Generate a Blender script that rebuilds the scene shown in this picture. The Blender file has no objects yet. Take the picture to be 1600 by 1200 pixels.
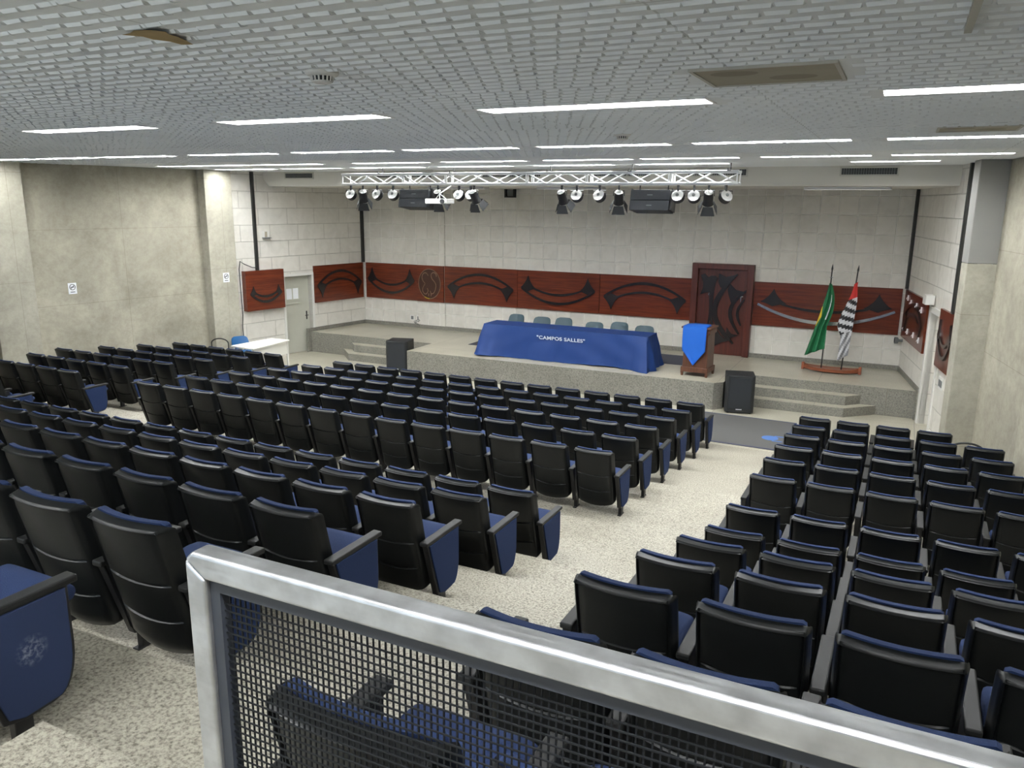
import bpy, math, random
from mathutils import Vector, Matrix
random.seed(7)
C = bpy.context.scene.collection
sc = bpy.context.scene

# ------------------------------------------------------------------ camera
cam_d = bpy.data.cameras.new('camera'); cam = bpy.data.objects.new('camera', cam_d); C.objects.link(cam)
cam_d.sensor_fit = 'HORIZONTAL'; cam_d.sensor_width = 36.0
cam_d.lens = 36.0*1235.7/1600; cam_d.clip_start = 0.05; cam_d.clip_end = 200
RT = Vector((0.89839474, 0.43910369, 0.00865075)); UP = Vector((-0.10618256, 0.19804971, 0.97442371)); FW = Vector((-0.42615977, 0.87633570, -0.22455197))
M = Matrix((( RT.x, UP.x, -FW.x, 10.831), (RT.y, UP.y, -FW.y, -13.370), (RT.z, UP.z, -FW.z, 4.259), (0, 0, 0, 1)))
cam.matrix_world = M
sc.camera = cam

def in_view(p, m=40):
    d = Vector(p) - Vector((10.831, -13.37, 4.259)); w = d.dot(FW)
    if w < 0.1: return False
    u = 800+1235.7*d.dot(RT)/w; v = 600-1235.7*d.dot(UP)/w
    return -m < u < 1600+m and -m < v < 1200+m

# ------------------------------------------------------------------ world, exposure
w = bpy.data.worlds.new('world'); sc.world = w; w.use_nodes = True
w.node_tree.nodes['Background'].inputs[0].default_value = (0.8, 0.9, 1, 1)
w.node_tree.nodes['Background'].inputs[1].default_value = 0.02
sc.view_settings.view_transform = 'Standard'; sc.view_settings.look = 'None'
sc.view_settings.exposure = 0.0; sc.view_settings.gamma = 1.0; sc.view_settings.use_curve_mapping = False
LAMP = 60.0           # radiance of the fluorescent troffers
STAGE_LAMP = 3.0
ADDED_WINDOW = 4.0          # strength of the unseen rear window, added for its bluish light

CEIL = 4.96
SPL = math.radians(9.8)

# ------------------------------------------------------------------ materials
def new_mat(name):
    m = bpy.data.materials.new(name); m.use_nodes = True
    nt = m.node_tree; b = nt.nodes['Principled BSDF']
    return m, nt, b
def N(nt, t, **kw):
    n = nt.nodes.new(t)
    for k, v in kw.items(): setattr(n, k, v)
    return n
def plain(name, col, rough=0.5, metal=0.0, spec=0.5, bump=0.0, bscale=40, var=0.0, coat=0.0):
    m, nt, b = new_mat(name)
    b.inputs['Base Color'].default_value = (*col, 1); b.inputs['Roughness'].default_value = rough
    b.inputs['Metallic'].default_value = metal; b.inputs['Specular IOR Level'].default_value = spec
    b.inputs['Coat Weight'].default_value = coat
    tc = N(nt, 'ShaderNodeTexCoord'); no = N(nt, 'ShaderNodeTexNoise')
    no.inputs['Scale'].default_value = bscale; no.inputs['Detail'].default_value = 3
    nt.links.new(tc.outputs['Object'], no.inputs['Vector'])
    if var:
        mx = N(nt, 'ShaderNodeMix', data_type='RGBA')
        mx.inputs[6].default_value = (*[c*(1-var) for c in col], 1); mx.inputs[7].default_value = (*[min(1, c*(1+var)) for c in col], 1)
        nt.links.new(no.outputs['Fac'], mx.inputs[0]); nt.links.new(mx.outputs[2], b.inputs['Base Color'])
    if bump:
        bp = N(nt, 'ShaderNodeBump'); bp.inputs['Strength'].default_value = bump; bp.inputs['Distance'].default_value = 0.01
        nt.links.new(no.outputs['Fac'], bp.inputs['Height']); nt.links.new(bp.outputs[0], b.inputs['Normal'])
    return m
def emit(name, col, s):
    m, nt, b = new_mat(name)
    b.inputs['Base Color'].default_value = (0.8, 0.8, 0.8, 1)
    b.inputs['Emission Color'].default_value = (*col, 1); b.inputs['Emission Strength'].default_value = s
    return m
def ramp(nt, stops):
    r = N(nt, 'ShaderNodeValToRGB'); e = r.color_ramp.elements
    while len(e) < len(stops): e.new(0.5)
    for el, (p, c) in zip(e, stops): el.position = p; el.color = (*c, 1)
    return r
def speckle(name, light, dark, scale, rough=0.55, joints=None, big=0.25, bump=0.15):
    m, nt, b = new_mat(name); b.inputs['Roughness'].default_value = rough
    tc = N(nt, 'ShaderNodeTexCoord'); vo = N(nt, 'ShaderNodeTexNoise'); vo.inputs['Scale'].default_value = scale; vo.inputs['Detail'].default_value = 6
    vo.inputs['Roughness'].default_value = 0.75
    bg = N(nt, 'ShaderNodeTexNoise'); bg.inputs['Scale'].default_value = 1.3; bg.inputs['Detail'].default_value = 4
    nt.links.new(tc.outputs['Object'], vo.inputs['Vector']); nt.links.new(tc.outputs['Object'], bg.inputs['Vector'])
    r = ramp(nt, [(0.36, dark), (0.47, tuple((a*0.6+c*0.4) for a, c in zip(light, dark))), (0.56, light), (0.72, tuple(min(1, c*1.15) for c in light))])
    nt.links.new(vo.outputs['Fac'], r.inputs[0])
    mx = N(nt, 'ShaderNodeMix', data_type='RGBA', blend_type='MULTIPLY'); mx.inputs[0].default_value = big
    r2 = ramp(nt, [(0.35, (0.55, 0.53, 0.48)), (0.65, (1, 1, 1))])
    nt.links.new(bg.outputs['Fac'], r2.inputs[0]); nt.links.new(r.outputs[0], mx.inputs[6]); nt.links.new(r2.outputs[0], mx.inputs[7])
    out = mx.outputs[2]
    if joints:
        br = N(nt, 'ShaderNodeTexBrick'); br.offset = 0.0
        br.inputs['Scale'].default_value = 1; br.inputs['Brick Width'].default_value = joints[0]; br.inputs['Row Height'].default_value = joints[1]
        br.inputs['Mortar Size'].default_value = joints[2]; br.inputs['Mortar Smooth'].default_value = 0.2
        mp = N(nt, 'ShaderNodeMapping')
        if len(joints) > 3: mp.inputs['Rotation'].default_value = joints[3]
        nt.links.new(tc.outputs['Object'], mp.inputs['Vector']); nt.links.new(mp.outputs[0], br.inputs['Vector'])
        m2 = N(nt, 'ShaderNodeMix', data_type='RGBA'); m2.inputs[7].default_value = (*[c*0.45 for c in dark], 1)
        m2.inputs[7].default_value = (0.16, 0.15, 0.12, 1)
        nt.links.new(br.outputs['Fac'], m2.inputs[0]); nt.links.new(out, m2.inputs[6]); out = m2.outputs[2]
    nt.links.new(out, b.inputs['Base Color'])
    bp = N(nt, 'ShaderNodeBump'); bp.inputs['Strength'].default_value = bump; bp.inputs['Distance'].default_value = 0.004
    nt.links.new(vo.outputs['Fac'], bp.inputs['Height']); nt.links.new(bp.outputs[0], b.inputs['Normal'])
    return m
def tiles(name, bw, rh, z0, col, joint, x0=0.0, msize=0.012, offs=0.0, strength=0.6):
    """relief block wall; local x along the wall, z up"""
    m, nt, b = new_mat(name); b.inputs['Roughness'].default_value = 0.75
    tc = N(nt, 'ShaderNodeTexCoord'); sp = N(nt, 'ShaderNodeSeparateXYZ'); cb = N(nt, 'ShaderNodeCombineXYZ')
    ax = N(nt, 'ShaderNodeMath', operation='ADD'); ax.inputs[1].default_value = 50*bw - x0
    az = N(nt, 'ShaderNodeMath', operation='ADD'); az.inputs[1].default_value = 20*rh - z0
    nt.links.new(tc.outputs['Object'], sp.inputs[0]); nt.links.new(sp.outputs[0], ax.inputs[0]); nt.links.new(sp.outputs[2], az.inputs[0])
    nt.links.new(ax.outputs[0], cb.inputs[0]); nt.links.new(az.outputs[0], cb.inputs[1])
    br = N(nt, 'ShaderNodeTexBrick'); br.offset = offs
    br.inputs['Scale'].default_value = 1; br.inputs['Brick Width'].default_value = bw; br.inputs['Row Height'].default_value = rh
    br.inputs['Mortar Size'].default_value = msize; br.inputs['Mortar Smooth'].default_value = 0.4
    br.inputs['Color1'].default_value = (*col, 1); br.inputs['Color2'].default_value = (*[c*0.9 for c in col], 1); br.inputs['Mortar'].default_value = (*joint, 1)
    br.inputs['Bias'].default_value = -0.3
    nt.links.new(cb.outputs[0], br.inputs['Vector'])
    no = N(nt, 'ShaderNodeTexNoise'); no.inputs['Scale'].default_value = 3.5; no.inputs['Detail'].default_value = 5; no.inputs['Distortion'].default_value = 1.0
    nt.links.new(tc.outputs['Object'], no.inputs['Vector'])
    mx = N(nt, 'ShaderNodeMix', data_type='RGBA', blend_type='MULTIPLY'); mx.inputs[0].default_value = 0.35
    r2 = ramp(nt, [(0.3, (0.72, 0.71, 0.68)), (0.6, (1, 1, 1))])
    nt.links.new(no.outputs['Fac'], r2.inputs[0]); nt.links.new(br.outputs['Color'], mx.inputs[6]); nt.links.new(r2.outputs[0], mx.inputs[7])
    nt.links.new(mx.outputs[2], b.inputs['Base Color'])
    ad = N(nt, 'ShaderNodeMath', operation='MULTIPLY_ADD'); ad.inputs[1].default_value = -1.0
    ml = N(nt, 'ShaderNodeMath', operation='MULTIPLY'); ml.inputs[1].default_value = 0.5
    nt.links.new(no.outputs['Fac'], ml.inputs[0]); nt.links.new(br.outputs['Fac'], ad.inputs[0]); nt.links.new(ml.outputs[0], ad.inputs[2])
    bp = N(nt, 'ShaderNodeBump'); bp.inputs['Strength'].default_value = strength; bp.inputs['Distance'].default_value = 0.02
    nt.links.new(ad.outputs[0], bp.inputs['Height']); nt.links.new(bp.outputs[0], b.inputs['Normal'])
    return m
def concrete(name, c1, c2, joint=1.2):
    m, nt, b = new_mat(name); b.inputs['Roughness'].default_value = 0.8
    tc = N(nt, 'ShaderNodeTexCoord')
    n1 = N(nt, 'ShaderNodeTexNoise'); n1.inputs['Scale'].default_value = 0.9; n1.inputs['Detail'].default_value = 8; n1.inputs['Roughness'].default_value = 0.62; n1.inputs['Distortion'].default_value = 0.6
    n2 = N(nt, 'ShaderNodeTexNoise'); n2.inputs['Scale'].default_value = 9; n2.inputs['Detail'].default_value = 6; n2.inputs['Roughness'].default_value = 0.7
    for n in (n1, n2): nt.links.new(tc.outputs['Object'], n.inputs['Vector'])
    r = ramp(nt, [(0.3, c2), (0.5, tuple((a+c)/2 for a, c in zip(c1, c2))), (0.68, c1)])
    nt.links.new(n1.outputs['Fac'], r.inputs[0])
    mx = N(nt, 'ShaderNodeMix', data_type='RGBA', blend_type='MULTIPLY'); mx.inputs[0].default_value = 0.45
    r2 = ramp(nt, [(0.33, (0.62, 0.6, 0.56)), (0.6, (1, 1, 1))])
    nt.links.new(n2.outputs['Fac'], r2.inputs[0]); nt.links.new(r.outputs[0], mx.inputs[6]); nt.links.new(r2.outputs[0], mx.inputs[7])
    # formwork board joints
    sp = N(nt, 'ShaderNodeSeparateXYZ'); cb = N(nt, 'ShaderNodeCombineXYZ')
    nt.links.new(tc.outputs['Object'], sp.inputs[0]); nt.links.new(sp.outputs[0], cb.inputs[0])
    a = N(nt, 'ShaderNodeMath', operation='ADD'); a.inputs[1].default_value = 10*joint-0.35; nt.links.new(sp.outputs[2], a.inputs[0]); nt.links.new(a.outputs[0], cb.inputs[1])
    br = N(nt, 'ShaderNodeTexBrick'); br.inputs['Scale'].default_value = 1; br.inputs['Brick Width'].default_value = 2.44; br.inputs['Row Height'].default_value = joint
    br.inputs['Mortar Size'].default_value = 0.006; br.inputs['Mortar Smooth'].default_value = 0.5; br.offset = 0.0
    nt.links.new(cb.outputs[0], br.inputs['Vector'])
    m3 = N(nt, 'ShaderNodeMix', data_type='RGBA', blend_type='MULTIPLY'); m3.inputs[7].default_value = (0.72, 0.71, 0.68, 1)
    nt.links.new(br.outputs['Fac'], m3.inputs[0]); nt.links.new(mx.outputs[2], m3.inputs[6])
    nt.links.new(m3.outputs[2], b.inputs['Base Color'])
    bp = N(nt, 'ShaderNodeBump'); bp.inputs['Strength'].default_value = 0.25; bp.inputs['Distance'].default_value = 0.01
    nt.links.new(n2.outputs['Fac'], bp.inputs['Height']); nt.links.new(bp.outputs[0], b.inputs['Normal'])
    return m
def wood(name, c1, c2, rough=0.3, axis=0, scale=1.5):
    m, nt, b = new_mat(name); b.inputs['Roughness'].default_value = rough
    tc = N(nt, 'ShaderNodeTexCoord'); mp = N(nt, 'ShaderNodeMapping')
    s = [scale*9]*3; s[axis] = scale*0.55; mp.inputs['Scale'].default_value = s
    no = N(nt, 'ShaderNodeTexNoise'); no.inputs['Scale'].default_value = 1.6; no.inputs['Detail'].default_value = 7; no.inputs['Roughness'].default_value = 0.6; no.inputs['Distortion'].default_value = 0.5
    nt.links.new(tc.outputs['Object'], mp.inputs['Vector']); nt.links.new(mp.outputs[0], no.inputs['Vector'])
    r = ramp(nt, [(0.3, c2), (0.62, c1)]); nt.links.new(no.outputs['Fac'], r.inputs[0]); nt.links.new(r.outputs[0], b.inputs['Base Color'])
    return m

M_ = {}
M_['seat_black'] = plain('black_plastic', (0.0075, 0.0085, 0.0088), 0.34, spec=0.30, bump=0.04, bscale=400)
M_['arm'] = plain('armrest_plastic', (0.012, 0.0125, 0.0125), 0.5, spec=0.3, bump=0.08, bscale=400)
M_['metal_black'] = plain('black_painted_steel', (0.007, 0.007, 0.008), 0.45)
M_['blue_fabric'] = plain('navy_fabric', (0.0145, 0.0285, 0.083), 0.85, spec=0.2, bump=0.3, bscale=300, var=0.15)
M_['cloth'] = plain('royal_blue_cloth', (0.007, 0.031, 0.138), 0.6, spec=0.3, var=0.06, bscale=3)
M_['banner'] = plain('bright_blue_satin', (0.009, 0.10, 0.46), 0.5, spec=0.4, var=0.05, bscale=8)
M_['white'] = plain('white_paint', (0.72, 0.71, 0.67), 0.5)
M_['white_laminate'] = plain('white_laminate', (0.78, 0.77, 0.71), 0.4)
M_['door_grey'] = plain('grey_green_door_paint', (0.50, 0.50, 0.43), 0.5, var=0.05, bscale=2)
M_['text_white'] = plain('white_print', (0.85, 0.87, 0.9), 0.6)
M_['speaker'] = plain('speaker_black', (0.009, 0.0105, 0.012), 0.55, bump=0.3, bscale=250)
M_['speaker_grille'] = plain('speaker_grille', (0.009, 0.012, 0.016), 0.6, bump=0.6, bscale=350)
M_['truss_metal'] = plain('white_truss', (0.88, 0.89, 0.88), 0.35, 0.2)
M_['chrome'] = plain('polished_metal', (0.75, 0.75, 0.73), 0.22, 1.0)
M_['lens'] = plain('lamp_reflector', (0.78, 0.78, 0.76), 0.3, 0.6)
M_['teal'] = plain('teal_plastic', (0.017, 0.05, 0.066), 0.45)
M_['teal2'] = plain('blue_plastic', (0.012, 0.09, 0.24), 0.45)
M_['mat'] = plain('grey_mat', (0.088, 0.087, 0.084), 0.9, bump=0.4, bscale=200, var=0.12)
M_['mat_edge'] = plain('dark_mat_edge', (0.05, 0.055, 0.085), 0.85)
M_['mat_logo'] = plain('mat_blue_print', (0.06, 0.14, 0.36), 0.9)
M_['rug'] = plain('dark_rug', (0.055, 0.058, 0.078), 0.9, bump=0.3, bscale=200)
M_['red'] = plain('flag_red', (0.5, 0.025, 0.02), 0.7)
M_['signred'] = plain('sign_red', (0.42, 0.06, 0.05), 0.6)
M_['flag_white'] = plain('flag_white', (0.55, 0.55, 0.57), 0.7)
M_['flag_black'] = plain('flag_black', (0.014, 0.014, 0.016), 0.7)
M_['flag_grey'] = plain('flag_grey', (0.16, 0.16, 0.17), 0.7)
M_['flag_green'] = plain('flag_green', (0.008, 0.125, 0.045), 0.6)
M_['flag_yellow'] = plain('flag_yellow', (0.62, 0.45, 0.02), 0.6)
M_['wood'] = wood('red_wood', (0.135, 0.0275, 0.011), (0.062, 0.0118, 0.006), 0.25)
M_['wood_edge'] = wood('red_wood_frame', (0.082, 0.017, 0.0095), (0.045, 0.0095, 0.006), 0.35, axis=2)
M_['wood_dark'] = plain('dark_carved_wood', (0.017, 0.013, 0.0125), 0.22, spec=0.6, bump=0.15, bscale=60)
M_['wood_groove'] = plain('carved_groove_wood', (0.05, 0.012, 0.008), 0.3)
M_['wood_lect'] = wood('brown_lectern_wood', (0.10, 0.038, 0.018), (0.055, 0.02, 0.011), 0.4, axis=2)
M_['wood_boat'] = wood('red_brown_wood', (0.24, 0.07, 0.03), (0.13, 0.035, 0.018), 0.35)
M_['stain'] = plain('ceiling_stain', (0.36, 0.26, 0.12), 0.9, var=0.3, bscale=12)
M_['hatch'] = plain('beige_hatch', (0.36, 0.33, 0.25), 0.7, var=0.12, bscale=5)
M_['hatch_edge'] = plain('hatch_frame', (0.5, 0.49, 0.43), 0.6)
M_['duct'] = plain('duct_trunking', (0.012, 0.013, 0.012), 0.5)
M_['grille'] = plain('vent_grey', (0.17, 0.18, 0.18), 0.5, 0.3)
M_['grille_dark'] = plain('vent_dark', (0.02, 0.022, 0.023), 0.8)
M_['soffit'] = plain('soffit_paint', (0.62, 0.60, 0.54), 0.7, var=0.03, bscale=1.5)
M_['floor'] = speckle('aggregate_floor', (0.42, 0.393, 0.322), (0.10, 0.09, 0.068), 62, 0.6)
M_['slab'] = speckle('polished_terrazzo', (0.49, 0.465, 0.375), (0.31, 0.29, 0.225), 45, 0.28, joints=(1.9, 1.9, 0.006), big=0.35, bump=0.02)
M_['granite'] = speckle('grey_granite', (0.235, 0.228, 0.195), (0.088, 0.086, 0.073), 42, 0.5, joints=(1.55, 5.0, 0.008, (math.pi/2, 0, 0)), big=0.3, bump=0.05)
M_['tile_back'] = tiles('white_block_tiles', 0.407, 0.428, 0.61, (0.70, 0.675, 0.615), (0.86, 0.845, 0.79), x0=3.733, strength=0.9)
M_['tile_side'] = tiles('white_block_courses', 0.93, 0.428, 0.61, (0.735, 0.71, 0.65), (0.56, 0.54, 0.49), msize=0.012, offs=0.37, strength=0.9)
M_['concrete'] = concrete('raw_concrete', (0.46, 0.435, 0.345), (0.29, 0.27, 0.212), 1.62)
M_['concrete_col'] = concrete('raw_concrete_column', (0.46, 0.44, 0.36), (0.32, 0.305, 0.245), 2.2)
M_['steel'] = None
def steel():
    m, nt, b = new_mat('brushed_steel'); b.inputs['Metallic'].default_value = 1.0; b.inputs['Roughness'].default_value = 0.45
    tc = N(nt, 'ShaderNodeTexCoord'); mp = N(nt, 'ShaderNodeMapping'); mp.inputs['Scale'].default_value = (3, 60, 60)
    no = N(nt, 'ShaderNodeTexNoise'); no.inputs['Scale'].default_value = 2; no.inputs['Detail'].default_value = 5
    nt.links.new(tc.outputs['Object'], mp.inputs['Vector']); nt.links.new(mp.outputs[0], no.inputs['Vector'])
    n2 = N(nt, 'ShaderNodeTexNoise'); n2.inputs['Scale'].default_value = 14; n2.inputs['Detail'].default_value = 4; nt.links.new(tc.outputs['Object'], n2.inputs['Vector'])
    r = ramp(nt, [(0.35, (0.46, 0.465, 0.475)), (0.62, (0.62, 0.63, 0.645))]); nt.links.new(n2.outputs['Fac'], r.inputs[0]); nt.links.new(r.outputs[0], b.inputs['Base Color'])
    r2 = ramp(nt, [(0.3, (0.38,)*3), (0.7, (0.55,)*3)]); nt.links.new(no.outputs['Fac'], r2.inputs[0]); nt.links.new(r2.outputs[0], b.inputs['Roughness'])
    return m
M_['steel'] = steel()
M_['mesh_black'] = plain('black_mesh_paint', (0.008, 0.009, 0.011), 0.5, spec=0.2)
M_['mesh_frame'] = plain('dark_blue_grey_frame', (0.035, 0.04, 0.052), 0.4)
def ceil_mat():
    m, nt, b = new_mat('painted_ceiling'); b.inputs['Roughness'].default_value = 0.85
    tc = N(nt, 'ShaderNodeTexCoord')
    no = N(nt, 'ShaderNodeTexNoise'); no.inputs['Scale'].default_value = 0.55; no.inputs['Detail'].default_value = 3
    nt.links.new(tc.outputs['Object'], no.inputs['Vector'])
    r = ramp(nt, [(0.3, (0.77, 0.80, 0.81)), (0.7, (0.85, 0.88, 0.89))]); nt.links.new(no.outputs['Fac'], r.inputs[0])
    br = N(nt, 'ShaderNodeTexBrick'); br.inputs['Scale'].default_value = 1; br.inputs['Brick Width'].default_value = 1.98; br.inputs['Row Height'].default_value = 1.3
    br.offset = 0; br.inputs['Mortar Size'].default_value = 0.006
    nt.links.new(tc.outputs['Object'], br.inputs['Vector'])
    mx = N(nt, 'ShaderNodeMix', data_type='RGBA', blend_type='MULTIPLY'); mx.inputs[7].default_value = (0.75, 0.75, 0.74, 1)
    nt.links.new(br.outputs['Fac'], mx.inputs[0]); nt.links.new(r.outputs[0], mx.inputs[6])
    nt.links.new(mx.outputs[2], b.inputs['Base Color'])
    return m
M_['ceil'] = ceil_mat()
M_['lamp'] = emit('fluorescent_tube_glow', (0.97, 0.99, 1.0), LAMP)
M_['stage_lamp'] = emit('stage_tube_glow', (1.0, 0.97, 0.92), STAGE_LAMP)
M_['louver'] = plain('louver_white', (0.80, 0.80, 0.79), 0.35)

# ------------------------------------------------------------------ mesh helpers
class MB:
    def __init__(s): s.v = []; s.f = []; s.mi = []; s.cur = 0
    def add(s, vs, fs, T=None):
        o = len(s.v)
        s.v += [tuple(T @ Vector(p)) if T else tuple(p) for p in vs]
        s.f += [tuple(i+o for i in f) for f in fs]; s.mi += [s.cur]*len(fs); return s
    def box(s, x0, x1, y0, y1, z0, z1, T=None):
        x0, x1 = min(x0, x1), max(x0, x1); y0, y1 = min(y0, y1), max(y0, y1); z0, z1 = min(z0, z1), max(z0, z1)
        v = [(x0, y0, z0), (x1, y0, z0), (x1, y1, z0), (x0, y1, z0), (x0, y0, z1), (x1, y0, z1), (x1, y1, z1), (x0, y1, z1)]
        return s.add(v, [(0, 3, 2, 1), (4, 5, 6, 7), (0, 1, 5, 4), (1, 2, 6, 5), (2, 3, 7, 6), (3, 0, 4, 7)], T)
    def prism(s, poly, a, b, axis='z', T=None):
        """polygon (two coords) extruded from a to b along axis"""
        n = len(poly)
        def P(p, h): return (p[0], p[1], h) if axis == 'z' else ((h, p[0], p[1]) if axis == 'x' else (p[0], h, p[1]))
        v = [P(p, a) for p in poly]+[P(p, b) for p in poly]
        f = [tuple(range(n))[::-1], tuple(range(n, 2*n))]+[(i, (i+1) % n, n+(i+1) % n, n+i) for i in range(n)]
        return s.add(v, f, T)
    def tube(s, pts, r, n=8, cap=True, T=None):
        pts = [Vector(p) for p in pts]; rs = r if isinstance(r, (list, tuple)) else [r]*len(pts)
        v = []; prev = None
        for i, p in enumerate(pts):
            t = (pts[min(i+1, len(pts)-1)]-pts[max(i-1, 0)]).normalized()
            a = prev if prev is not None else (Vector((0, 0, 1)) if abs(t.z) < 0.9 else Vector((1, 0, 0)))
            a = (a - t*a.dot(t)).normalized(); prev = a; b = t.cross(a)
            for k in range(n):
                th = 2*math.pi*k/n; v.append(tuple(p+(a*math.cos(th)+b*math.sin(th))*rs[i]))
        f = []
        for i in range(len(pts)-1):
            for k in range(n): f.append((i*n+k, i*n+(k+1) % n, (i+1)*n+(k+1) % n, (i+1)*n+k))
        if cap: f.append(tuple(range(n))[::-1]); f.append(tuple((len(pts)-1)*n+k for k in range(n)))
        return s.add(v, f, T)
    def loft(s, rings, cap=True, T=None, closed=True):
        n = len(rings[0]); v = [p for r in rings for p in r]; f = []
        for i in range(len(rings)-1):
            for k in range(n if closed else n-1): f.append((i*n+k, i*n+(k+1) % n, (i+1)*n+(k+1) % n, (i+1)*n+k))
        if cap: f.append(tuple(range(n))[::-1]); f.append(tuple((len(rings)-1)*n+k for k in range(n)))
        return s.add(v, f, T)
    def lathe(s, prof, n=20, T=None):
        return s.loft([[(r*math.cos(2*math.pi*k/n), r*math.sin(2*math.pi*k/n), z) for k in range(n)] for r, z in prof], T=T)
def ob(name, mb, mat, parent=None, smooth=False, bevel=0.0, loc=None, rotz=0.0, mw=None, seg=2):
    me = bpy.data.meshes.new(name); me.from_pydata(mb.v, [], mb.f)
    for m in (mat if isinstance(mat, (list, tuple)) else [mat]): me.materials.append(m)
    if len(me.materials) > 1: me.polygons.foreach_set('material_index', mb.mi)
    if smooth: me.polygons.foreach_set('use_smooth', [True]*len(me.polygons))
    me.update()
    o = bpy.data.objects.new(name, me); C.objects.link(o)
    if parent: o.parent = parent
    if loc: o.location = loc
    if rotz: o.rotation_euler = (0, 0, rotz)
    if mw is not None: o.matrix_world = mw
    if bevel:
        bv = o.modifiers.new('bevel', 'BEVEL'); bv.width = bevel; bv.segments = seg; bv.limit_method = 'ANGLE'; bv.angle_limit = math.radians(40)
    if smooth:
        try:
            me.set_sharp_from_angle(angle=math.radians(40))
        except Exception: pass
    return o
def tag(o, label, cat, group=None, kind=None):
    if label: o['label'] = label
    if cat: o['category'] = cat
    if group: o['group'] = group
    if kind: o['kind'] = kind
    return o
def thing(name, label, cat, loc=(0, 0, 0), rotz=0.0, group=None, mw=None):
    o = bpy.data.objects.new(name, None); C.objects.link(o); o.empty_display_size = 0.1
    o.location = loc; o.rotation_euler = (0, 0, rotz)
    if mw is not None: o.matrix_world = mw
    return tag(o, label, cat, group)
def struct(name, mb, mat, label=None, **kw):
    o = ob(name, mb, mat, **kw); o['kind'] = 'structure'
    if label: o['label'] = label
    return o
def ss(a, b, x):
    t = max(0.0, min(1.0, (x-a)/(b-a))); return t*t*(3-2*t)
ORD = ['', 'first', 'second', 'third', 'fourth', 'fifth', 'sixth', 'seventh', 'eighth', 'ninth', 'tenth', 'eleventh', 'twelfth', 'thirteenth', 'fourteenth']

# ------------------------------------------------------------------ splayed side walls: local x = distance from back corner, z up
BY = 6.45
def wall_mw(side, off=0.0):
    """local +x runs from the back corner towards the audience, +y is inward on the left wall and outward on the right one"""
    s, c = math.sin(SPL), math.cos(SPL)
    if side == 'L':
        X = Vector((-s, -c, 0)); Y = Vector((c, -s, 0)); o = Vector((-3.85, BY, 0))+Y*off
    else:
        X = Vector((s, -c, 0)); Y = Vector((c, s, 0)); o = Vector((11.02, BY, 0))-Y*off
    return Matrix(((X.x, Y.x, 0, o.x), (X.y, Y.y, 0, o.y), (0, 0, 1, 0), (0, 0, 0, 1)))
def dW(y): return (BY-y)/math.cos(SPL)

# ------------------------------------------------------------------ seating levels
YR = {1: 0.0, 2: -1.0, 3: -1.978, 4: -2.965, 5: -3.94, 6: -4.9, 7: -7.14, 8: -8.13, 9: -9.125, 10: -10.13, 11: -11.13, 12: -12.12, 13: -6.216}
ZR = {1: 0.0, 2: 0.113, 3: 0.227, 4: 0.34, 5: 0.447, 6: 0.54, 13: 0.655, 7: 0.789, 8: 1.087, 9: 1.385, 10: 1.684, 11: 1.982, 12: 2.278}

# ------------------------------------------------------------------ floor
XA, XB = -9.0, 16.5
def build_floor():
    mb = MB(); edges = []
    order = [1, 2, 3, 4, 5, 6, 13, 7, 8, 9, 10, 11, 12]
    ycur = 0.62
    for i, k in enumerate(order):
        if k == 6: yb = YR[6]-0.12
        elif k == 13: yb = -6.36
        else: yb = YR[k]-0.10
        mb.box(XA, XB, yb, ycur, -0.3, ZR[k]); ycur = yb
    mb.box(XA, XB, -17.2, ycur, -0.3, 2.576)
    # half steps in the two aisles of the steep rear rows
    for a, b in ((8.235, 9.45), (-1.45, -0.12)):
        seq = [7, 8, 9, 10, 11, 12]
        for k in seq:
            up = ZR[k+1] if k < 12 else 2.576
            zt = (ZR[k]+up)/2
            mb.box(a, b, YR[k]-0.10, YR[k]+0.26, ZR[k]-0.02, zt)
    mb.cur = 1
    mb.box(XA, XB, 0.62, 6.9, -0.3, 0.0)
    return struct('floor', mb, [M_['floor'], M_['slab']], bevel=0.0)
build_floor()

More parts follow.
